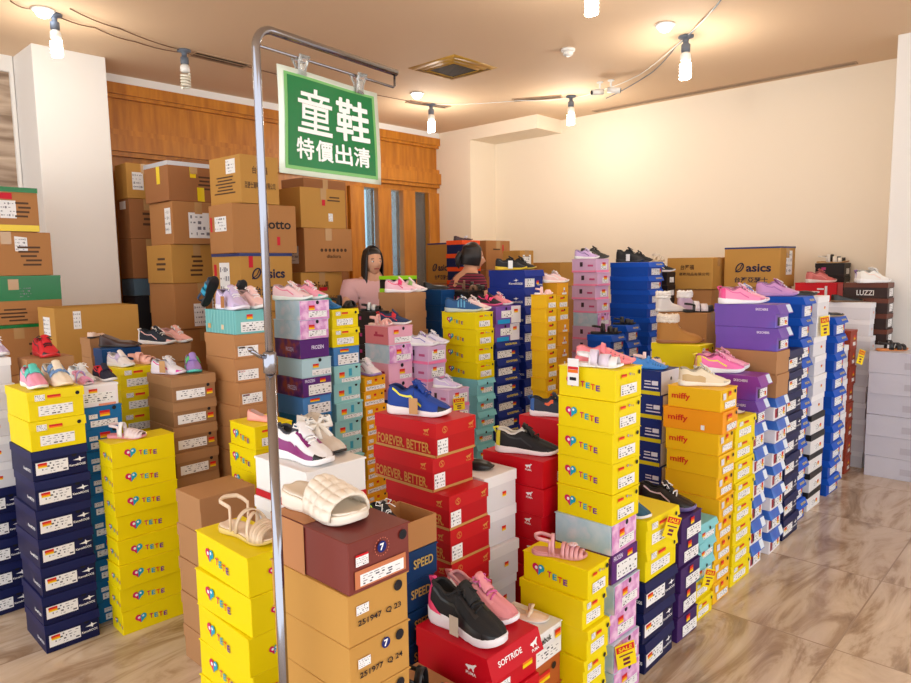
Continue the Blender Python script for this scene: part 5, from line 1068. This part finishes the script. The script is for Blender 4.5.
bm = bmesh.new(); zr = zt-.035; tube(bm, [(.008, 0, zr), (arm-.012, 0, zr), (arm-.006, 0, zr+.004), (arm-.006, 0, zt-.006)], .003, 8); obj('hanging_rod', bm, CHROME, r)
# sign, hanging from the rod
SW, SH = .297, .208; sx = .047
r = thing('hanging_sign', 'green and white laminated sign with Chinese characters on chrome stand', 'sign', AB(pa, pb, 0)+EP*(sx+SW/2)+UP*(zr-.024), YP)
bm = bmesh.new(); P = [[(x*SW, .004*math.sin(x*5+z*3), -z*SH) for x in [(k/10-.5) for k in range(11)]] for z in [k/8 for k in range(9)]]; slab(bm, P, .0015); obj('sheet', bm, mat('laminate_white', (226, 238, 222), .12, coat=1), r)
def onsheet(bm, x0, x1, z0, z1, e, mi=0):
    N = 10; P = [[(x*SW, .004*math.sin(x*5+z*3)-e, -z*SH) for x in [x0+(x1-x0)*k/N for k in range(N+1)]] for z in [z0+(z1-z0)*k/4 for k in range(5)]]; grid(bm, P, mi, smooth=True)
bm = bmesh.new(); onsheet(bm, -.455, .455, .05, .95, .0022); obj('pale_border', bm, mat('pale_green_print', (120, 185, 110), .2), r, fix=False)
bm = bmesh.new(); onsheet(bm, -.43, .43, .075, .915, .0027); obj('green_field', bm, mat('green_print', (4, 118, 62), .2), r, fix=False)
class SF(Face):
    def p(s, x, y, e=.0035): return Vector((x*SW, .004*math.sin(x*5+(.5-y)*3)-e-.0022, -(.5-y)*SH))
f = SF((0, 0, 0), (1, 0, 0), UP, (0, -1, 0), SW, SH)
wm = mat('sign_white', (246, 248, 246), .3)
def btext(bm, ch, x, y, w_, h_, k):
    for i, (dx, dy) in enumerate(((0, 0), (k, 0), (-k, 0), (0, k), (0, -k), (k*.7, k*.7), (-k*.7, -k*.7), (k*.7, -k*.7), (-k*.7, k*.7))): f.text(bm, ch, x+dx/SW, y+dy/SH, w_, h_, 0, .0012+.00002*i, 0)
bm = bmesh.new(); 
def strokes(x, y, w_, h_, S):
    for x0, y0, x1, y1, t in S:
        a, b = Vector((x0*w_*SW, y0*h_*SH)), Vector((x1*w_*SW, y1*h_*SH)); d = (b-a).normalized(); n = Vector((-d.y, d.x))*t*h_*SH/2; n.x *= 1
        pts = [a+n, a-n, b-n, b+n]; g = bm.faces.new([bm.verts.new(f.p(x+c.x/SW, y+c.y/SH, .0012)) for c in pts])
strokes(-.17, .13, .34, .42, [(0, .52, 0, .36, .12), (-.42, .36, .42, .36, .09), (-.2, .34, -.14, .2, .09), (.2, .34, .14, .2, .09), (-.5, .19, .5, .19, .09),
    (-.34, .10, .34, .10, .08), (-.34, -.03, .34, -.03, .07), (-.34, -.16, .34, -.16, .08), (-.34, .14, -.34, -.20, .10), (.34, .14, .34, -.20, .10), (0, .12, 0, -.46, .11), (-.4, -.31, .4, -.31, .085), (-.5, -.46, .5, -.46, .10)])
btext(bm, '鞋', .21, .13, .33, .42, .0019); obj('large_characters', bm, wm, r, fix=False)
bm = bmesh.new()
for k, ch in enumerate('特價出清'): btext(bm, ch, -.27+.185*k, -.235, .16, .2, .0011)
obj('small_characters', bm, wm, r, fix=False)
CLEAR = mat('clear_plastic', (235, 240, 240), .08, trans=.85)
for q, x in enumerate((-.085, .085)):
    c = thing('plastic_clip', ['clear plastic clip holding left top edge of green sign', 'clear plastic clip holding right top edge of green sign'][q], 'clip', AB(pa, pb, 0)+EP*(sx+SW/2+x)+UP*(zr-.024), YP)
    for sd in (1, -1):
        bm = bmesh.new(); slab(bm, [[(xx*(.010+.005*abs(z)), sd*(.0045+.010*max(0, z)), z*.026+.002) for xx in (-1, -.4, .4, 1)] for z in (-.6, -.2, .2, .5, 1)], .0018*sd); obj('jaw', bm, CLEAR, c)
    bm = bmesh.new(); tube(bm, [(-.008, -.003, .016), (.008, -.003, .016)], .0022, 8); obj('spring', bm, CHROME, c)
UNS = ('plain carton, sixth from top by', 'plain carton at the floor by', 'tall dim carton on floor', 'lowest carton on floor', 'plain carton low in', 'plain carton second from floor', 'plain floor carton', 'lowest back carton', 'back carton under', 'tall back carton on floor behind', 'lowest carton of', 'plain carton under', 'floor carton under', 'plain carton, third down', 'plain carton, fourth down', 'plain carton, fifth down', 'plain carton, second down, under the small')
bm = bmesh.new()
for o in [o for o in COL.objects if o.parent is None and o.get('label', '').startswith(UNS)]:
    M = Matrix.Translation(o.location) @ Matrix.Rotation(o.rotation_euler[2], 4, 'Z')
    for c in list(o.children):
        if c.name.startswith('body'):
            n0 = len(bm.verts); bm.from_mesh(c.data); bm.verts.ensure_lookup_table()
            for v_ in bm.verts[n0:]: v_.co = M @ v_.co
        bpy.data.objects.remove(c)
    bpy.data.objects.remove(o)
tag(obj('cartons', bm, KRAFT, fix=False), 'plain kraft cartons hidden low under the carton piles', 'cardboard boxes', 'cardboard cartons', 'stuff')
# ------------------------------------------------------------------ lamps and ceiling fittings
LIT = mat('lit_lamp', (255, 246, 225), .5, emit=9); LITB = mat('lit_lamp_cool', (235, 244, 255), .5, emit=6); DEAD = mat('unlit_tube', (226, 222, 206), .3)
SOCK = mat('grey_socket', (96, 104, 116), .5); WPL = mat('white_plastic', (236, 234, 228), .4)
def onc(u, v): return onz(u, v, CEIL)
def bulb(u, v, label, lit=True, sc=1, col=(1, .94, .85), pw=1):
    p = onc(u, v); r = thing('light_bulb', label, 'light bulb', p-UP*.0, 0, 'spiral bulbs under the ceiling')
    bm = bmesh.new(); lathe(bm, [(.05*sc, 0), (.05*sc, -.012), (.02*sc, -.02), (.018*sc, -.05*sc), (.03*sc, -.055*sc), (.03*sc, -.10*sc), (.024*sc, -.105*sc)], 18); obj('socket', bm, SOCK, r)
    bm = bmesh.new(); lathe(bm, [(.02*sc, -.105*sc), (.034*sc, -.12*sc), (.036*sc, -.155*sc), (.024*sc, -.165*sc)], 18); obj('ballast', bm, WPL, r)
    bm = bmesh.new(); N = 90; T = 4.5
    tube(bm, [(.030*sc*math.cos(2*PI*T*k/N), .030*sc*math.sin(2*PI*T*k/N), -.175*sc-.10*sc*k/N) for k in range(N+1)], .0095*sc, 8); obj('spiral_tube', bm, LIT if lit else DEAD, r)
    if lit:
        l = bpy.data.lights.new('bulb_light', 'POINT'); l.energy = BULB_W*pw; l.shadow_soft_size = .06; l.color = col
        o = bpy.data.objects.new('bulb_light', l); COL.objects.link(o); o.location = p-UP*.33*sc
bulb(54, 14, 'lit spiral bulb hanging at upper left by white column', sc=.95, pw=.5)
bulb(184, 50, 'unlit white spiral bulb in front of the wood panel', lit=False, sc=1.0)
bulb(431, 104, 'lit spiral bulb near the square ceiling vent and sign', sc=1)
bulb(592, -38, 'lit spiral bulb cut by the top photo edge', sc=1)
bulb(686, 36, 'lit spiral bulb hanging at upper right', sc=1.1)
bulb(571, 96, 'lit spiral bulb beside the two cameras', sc=1)
def spot(u, v, label):
    r = thing('ceiling_spotlight', label, 'ceiling light', onc(u, v)); bm = bmesh.new(); lathe(bm, [(.06, 0), (.07, -.006), (.062, -.014), (.05, -.010)], 20); obj('rim', bm, WPL, r)
    bm = bmesh.new(); lathe(bm, [(.046, -.011), (.05, -.022), (.035, -.045), (.012, -.055)], 20); obj('lens', bm, LITB, r)
spot(43, 9, 'glowing white spot lamp beside the upper left bulb'); spot(417, 93, 'glowing white spot lamp by the bulb near the square vent'); spot(665, 24, 'glowing white spot lamp beside the upper right bulb')
BRASS = mat('aged_brass', (196, 150, 60), .5, .1); DRK = mat('dark_slot', (70, 58, 48), .8); TANM = mat('tan_metal', (176, 146, 116), .6)
# square vent
r = thing('ceiling_vent', 'square brass coloured air vent in the ceiling', 'air vent', onc(453, 68), YA)
bm = bmesh.new()
for k, (s0, s1, z) in enumerate(((.27, .225, -.004), (.215, .18, -.010), (.17, .15, -.014))):
    for i in range(4):
        M = Matrix.Rotation(i*PI/2, 4, 'Z'); P = [[M @ Vector((-s0, -s0, 0)), M @ Vector((s0, -s0, 0))], [M @ Vector((-s1, -s1, z-.01)), M @ Vector((s1, -s1, z-.01))]]; slab(bm, P, .002)
obj('frame', bm, BRASS, r)
bm = bmesh.new()
for k in range(11): bx(bm, -.15, .15, -.145+.027*k, -.127+.027*k, -.018, -.012)
obj('grille', bm, DRK, r)
def slot(u0, v0, u1, v1, label, wd=.07, m=DRK, nm='air_slot'):
    p, q = onc(u0, v0), onc(u1, v1); L = (q-p).length; r = thing(nm, label, 'air vent', (p+q)/2, math.atan2((q-p).y, (q-p).x))
    bm = bmesh.new(); bx(bm, -L/2, L/2, -wd/2, -wd/2+.012, -.008, 0); bx(bm, -L/2, L/2, wd/2-.012, wd/2, -.008, 0); bx(bm, -L/2, -L/2+.012, -wd/2+.012, wd/2-.012, -.008, 0); bx(bm, L/2-.012, L/2, -wd/2+.012, wd/2-.012, -.008, 0); obj('frame', bm, TANM, r)
    bm = bmesh.new(); bx(bm, -L/2+.012, L/2-.012, -wd/2+.012, wd/2-.012, -.002, 0); obj('recess', bm, m, r)
    bm = bmesh.new(); bx(bm, -L/2+.012, L/2-.012, -.004, .004, -.006, -.002); obj('slat', bm, TANM, r)
slot(192, 53, 247, 66, 'dark rectangular slot in the ceiling by the unlit bulb', .14)
slot(594, 111, 857, 62, 'long narrow air slot running along the far wall ceiling', .09)
slot(408, 101, 448, 107, 'small dark ceiling slot behind the bulb near the vent', .12)
slot(513, 100, 562, 96, 'small dark ceiling slot left of the two cameras', .12)
r = thing('smoke_detector', 'white round smoke detector on the ceiling', 'smoke detector', onc(568, 49))
bm = bmesh.new(); lathe(bm, [(.055, 0), (.055, -.016), (.045, -.02)], 24); obj('base', bm, WPL, r); bm = bmesh.new(); lathe(bm, [(.04, -.02), (.04, -.04), (.028, -.052), (.01, -.056)], 24); obj('sensor_head', bm, WPL, r)
for q, (u, v, yw, lb) in enumerate(((600, 82, 200, 'white bullet camera on ceiling, left of the two'), (611, 80, -20, 'white bullet camera on ceiling, right of the two'))):
    r = thing('security_camera', lb, 'camera', onc(u, v), math.radians(yw), 'ceiling cameras')
    bm = bmesh.new(); lathe(bm, [(.03, 0), (.03, -.008), (.009, -.012), (.009, -.07)], 14); obj('bracket', bm, WPL, r)
    bm = bmesh.new(); tube(bm, [(-.03, 0, -.085), (.085, 0, -.10)], .026, 14); obj('body', bm, WPL, r)
    bm = bmesh.new(); tube(bm, [(.086, 0, -.10), (.089, 0, -.1004)], .019, 14); obj('lens', bm, INK, r)
def cord(pts, label, rad=.004, m=None, sag=.012):
    P = [onc(u, v)-UP*(rad*1.2) for u, v in pts]; Q = []
    for a, b in zip(P, P[1:]):
        for k in range(5): Q.append(a.lerp(b, k/5)-UP*sag*math.sin(PI*k/5))
    Q.append(P[-1]); bm = bmesh.new(); tube(bm, Q, rad, 6); tag(obj('electric_cord', bm, m or mat('brown_cord', (120, 84, 60), .6)), label, 'cord')
cord([(10, 0), (30, 8), (54, 14), (95, 27), (135, 41), (184, 52)], 'thin brown cord linking the two left bulbs')
cord([(70, 8), (120, 28), (184, 50)], 'second thin cord running behind the left bulbs')
cord([(184, 52), (247, 66), (330, 84), (431, 104)], 'cord from unlit bulb towards the bulb by the vent')
cord([(431, 104), (520, 100), (571, 97), (600, 90), (640, 74), (686, 36), (720, 0)], 'pale cord running past cameras to upper right bulb', m=WPL)
cord([(606, 98), (652, 72), (676, 46), (710, 12), (724, -6)], 'grey cord beside the upper right bulb', m=SOCK)
# ------------------------------------------------------------------ people
SKIN = mat('skin', (212, 156, 124), .5, bump=.05); HAIR = mat('dark_hair', (28, 20, 18), .45, bump=.8, bscale=120)
def skin_mesh(name, V, E, Rr, m, parent, sub=2):
    me = bpy.data.meshes.new(name); bm = bmesh.new(); sk = bm.verts.layers.skin.verify(); vs = []
    for i, (p, r_) in enumerate(zip(V, Rr)):
        v_ = bm.verts.new(p); r_ = r_ if isinstance(r_, tuple) else (r_, r_); v_[sk].radius = r_; v_[sk].use_root = (i == 0); vs.append(v_)
    for a, b in E: bm.edges.new((vs[a], vs[b]))
    bm.to_mesh(me); bm.free(); me.materials.append(m); o = bpy.data.objects.new(name, me); COL.objects.link(o)
    if parent: o.parent = parent
    s_ = o.modifiers.new('skin', 'SKIN'); s_.use_smooth_shade = True; s2 = o.modifiers.new('sub', 'SUBSURF'); s2.levels = sub; s2.render_levels = sub; return o
def ell(bm, c, r_, n=14, mi=0, yaw=0):
    M = Matrix.Translation(c) @ Matrix.Rotation(yaw, 4, 'Z') @ Matrix.Diagonal((*r_, 1)); k = bmesh.ops.create_uvsphere(bm, u_segments=n*2, v_segments=n, radius=1, matrix=M)
    for v_ in k['verts']:
        for f_ in v_.link_faces: f_.smooth = True; f_.material_index = mi
def head(r, hz, yaw, tilt, hair, s=1, off=(0, 0)):
    """face looks along +x of its own frame, turned by yaw (about z) and tilt (about y)"""
    h = bpy.data.objects.new('head', None); M = Matrix.Translation((off[0], off[1], hz)) @ Matrix.Rotation(yaw, 4, 'Z') @ Matrix.Rotation(tilt, 4, 'Y')
    def fin(bm, nm, m):
        for v_ in bm.verts: v_.co = M @ (v_.co*s)
        return obj(nm, bm, m, r)
    bpy.data.objects.remove(h)
    bm = bmesh.new(); N = 24
    P = []
    for i in range(19):
        ph = PI*(i+.0)/18; z = .115*math.cos(ph); row = []
        wq = math.sin(ph)**.8
        jaw = 1-.28*max(0, -math.cos(ph))
        for k in range(N):
            a = 2*PI*k/N; x, y = math.cos(a)*.092*wq, math.sin(a)*.074*wq*jaw
            if x > 0: x *= (1-.1*max(0, math.cos(ph)))*(1+.05*max(0, -math.cos(ph)))
            fr = max(0, math.cos(a))**14
            nose = fr*.030*math.exp(-((z+.022)/.020)**2)*(1 if z > -.045 else .4) + fr*.008*math.exp(-((z-.005)/.02)**2)
            eye = -.010*math.exp(-((z-.006)/.011)**2)*(math.exp(-((abs(a if a < PI else a-2*PI)-.42)/.16)**2))
            chin = fr*.006*math.exp(-((z+.088)/.014)**2)
            lip = max(0, math.cos(a))**20*.006*math.exp(-((z+.056)/.010)**2)
            x += nose+eye+chin+lip; row.append((x, y, z))
        P.append(row)
    grid(bm, P, 0, closed=True)
    for sd in (1, -1): ell(bm, (-.005, sd*.073, -.005), (.018, .008, .030), 6)
    bmesh.ops.remove_doubles(bm, verts=bm.verts[:], dist=.0004); fin(bm, 'head', SKIN)
    for sd in (1, -1):
        bm = bmesh.new(); ell(bm, (.075, sd*.030, .006), (.010, .014, .007), 6); fin(bm, 'eye', WHITE)
        bm = bmesh.new(); ell(bm, (.083, sd*.030, .006), (.004, .0065, .0065), 6); fin(bm, 'iris', INK)
        bm = bmesh.new(); tube(bm, [(.078, sd*.016, .026), (.083, sd*.030, .030), (.070, sd*.048, .026)], .003, 5); fin(bm, 'eyebrow', HAIR)
    bm = bmesh.new(); tube(bm, [(.082, -.022, -.056), (.093, 0, -.055), (.082, .022, -.056)], .005, 6); fin(bm, 'mouth', C(176, 70, 70))
    bm = bmesh.new(); P = []
    for i in range(14):
        row = []
        for k in range(N+1):
            a = .98+(2*PI-1.96)*k/N; k2 = i/13
            if hair == 'long': ln = -.22
            else: ln = -.07
            if k2 < .5:
                ph = PI/2*(k2/.5); z = .13*math.cos(ph)+.0; rr = math.sin(ph)
                aa = a if i > 3 else a
                row.append((math.cos(aa)*.102*rr-.006, math.sin(aa)*.082*rr, z))
            else:
                q = (k2-.5)/.5; row.append((math.cos(a)*(.104-.012*q)-.006, math.sin(a)*(.082+(.004 if hair == 'long' else -.02)*q), ln*q))
        P.append(row)
    slab(bm, P, -.010)
    ell(bm, (-.018, 0, .070), (.090, .079, .056), 10)
    if hair == 'bun': tube(bm, [(-.095, 0, .01), (-.125, 0, .02), (-.14, 0, -.02), (-.135, .0, -.075), (-.12, 0, -.11)], [.02, .028, .026, .02, .006], 10)
    fin(bm, 'hair', HAIR)
def hand(r, p, d, m):
    """five short bent fingers from the palm at p along d"""
    p, d = Vector(p), Vector(d).normalized(); sx = d.cross(UP).normalized(); dn_ = Vector((0, 0, -1)); bm = bmesh.new()
    ell(bm, p+d*.035, (.032, .032, .018), 7)
    for q, (y, ln) in enumerate(((-.026, .055), (-.009, .065), (.009, .062), (.025, .048))):
        a = p+d*.058+sx*y; tube(bm, [a, a+d*ln*.45+dn_*.004, a+d*ln*.8+dn_*.018, a+d*ln+dn_*.036], [.0085, .008, .007, .005], 7)
    a = p+d*.02-sx*.028; tube(bm, [a, a-sx*.022+d*.022, a-sx*.026+d*.045+dn_*.014], [.010, .009, .006], 7)
    obj('hand', bm, m, r)
def woman(P, yaw, z_head, label, shirt, pants, armp, headyaw, tilt, hair, lean=.05, stripes=None):
    FOOT.append((label[:12], P.dot(EA)-.2, P.dot(EA)+.2, P.dot(EB)-.2, P.dot(EB)+.2, 1)); r = thing('person', label, 'person', P, yaw); s = z_head/1.57; hs_ = z_head/1.62*.88; hz = z_head-.128*hs_
    # body: pelvis root
    V = [(0, 0, .92), (.0, 0, 1.06), (lean*.6, 0, 1.19), (lean, 0, 1.28), (lean*1.1, 0, 1.36), (lean*1.3, 0, 1.44),
         (0, .085, .86), (.01, .09, .48), (-.02, .09, .09), (.10, .09, .035), (0, -.085, .86), (.01, -.09, .48), (-.02, -.09, .09), (.10, -.09, .035)]
    Rr = [(.13, .10), (.115, .085), (.13, .095), (.12, .08), (.055, .05), (.045, .045), .085, .055, .036, .03, .085, .055, .036, .03]
    E = [(0, 1), (1, 2), (2, 3), (3, 4), (4, 5), (0, 6), (6, 7), (7, 8), (8, 9), (0, 10), (10, 11), (11, 12), (12, 13)]
    for sd, (e, h_) in zip((1, -1), armp):
        i = len(V); V += [(lean, sd*.155, 1.29), e, h_]; Rr += [.046, .034, .024]; E += [(3, i), (i, i+1), (i+1, i+2)]
    V = [Vector(v_)*s for v_ in V]; Rr = [tuple(x*s for x in q) if isinstance(q, tuple) else q*s for q in Rr]
    skin_mesh('body', V, E, Rr, SKIN, r)
    for sd, (e, h_) in zip((1, -1), armp): hand(r, Vector(h_)*s, (Vector(h_)-Vector(e)), SKIN)
    # clothes follow the body
    Vs = [(0, 0, .93), (0, 0, 1.06), (lean*.6, 0, 1.19), (lean, 0, 1.285), (lean*1.1, 0, 1.335)]; Rs = [(.155, .125), (.13, .105), (.142, .11), (.135, .10), (.075, .065)]; Es = [(0, 1), (1, 2), (2, 3), (3, 4)]
    for sd, (e, h_) in zip((1, -1), armp):
        i = len(Vs); q = Vector((lean, sd*.155, 1.29)).lerp(Vector(e), .62); Vs += [(lean, sd*.155, 1.288), tuple(q)]; Rs += [.066, .060]; Es += [(3, i), (i, i+1)]
    skin_mesh('shirt', [Vector(v_)*s for v_ in Vs], Es, [tuple(x*s for x in q) if isinstance(q, tuple) else q*s for q in Rs], shirt, r)
    skin_mesh('trousers', [Vector(v_)*s for v_ in V2(V, s)], [(0, 1), (1, 2), (2, 3), (0, 4), (4, 5), (5, 6)], [(.142*s, .115*s), .098*s, .068*s, .05*s, .098*s, .068*s, .05*s], pants, r)
    head(r, hz, headyaw, tilt, hair, hs_, off=(lean*1.4*s, 0)); return r
def V2(V, s): return [V[0]/s, V[6]/s, V[7]/s, V[8]/s*1.0, V[10]/s, V[11]/s, V[12]/s]
p = atd(371, 300, 5.6); woman(Vector((p.x, p.y, 0)), math.radians(-70), atd(374, 247, 5.6).z, 'woman with long dark hair in a pale pink shirt, arm reaching down', mat('pink_shirt', (226, 178, 180), .8), CF(40, 42, 52), [((.16, .20, 1.12), (.36, .10, 1.02)), ((.10, -.22, 1.10), (.26, -.16, .94))], math.radians(12), .05, 'long', lean=.06)
def stripes_mat():
    m = mat('maroon_striped_shirt', (128, 24, 48), .85); nt = m.node_tree; b = nt.nodes['Principled BSDF']; tc = nt.nodes.new('ShaderNodeTexCoord'); wv = nt.nodes.new('ShaderNodeTexWave'); wv.bands_direction = 'Z'; wv.inputs['Scale'].default_value = 14
    r = nt.nodes.new('ShaderNodeValToRGB'); r.color_ramp.elements[0].color = (.05, .008, .02, 1); r.color_ramp.elements[1].color = (.24, .02, .05, 1); r.color_ramp.elements[0].position = .35; r.color_ramp.elements[1].position = .5
    nt.links.new(tc.outputs['Object'], wv.inputs['Vector']); nt.links.new(wv.outputs['Fac'], r.inputs[0]); nt.links.new(r.outputs[0], b.inputs['Base Color']); return m
p = atd(457, 300, 5.78); woman(Vector((p.x, p.y, 0)), math.radians(25), atd(456, 243, 5.78).z, 'woman with tied dark hair in a maroon striped T-shirt, seen from the side', stripes_mat(), CF(36, 38, 48), [((.10, .22, 1.12), (.30, .14, 1.02)), ((.14, -.22, 1.12), (.34, -.16, 1.04))], math.radians(-10), .12, 'bun', lean=.10)
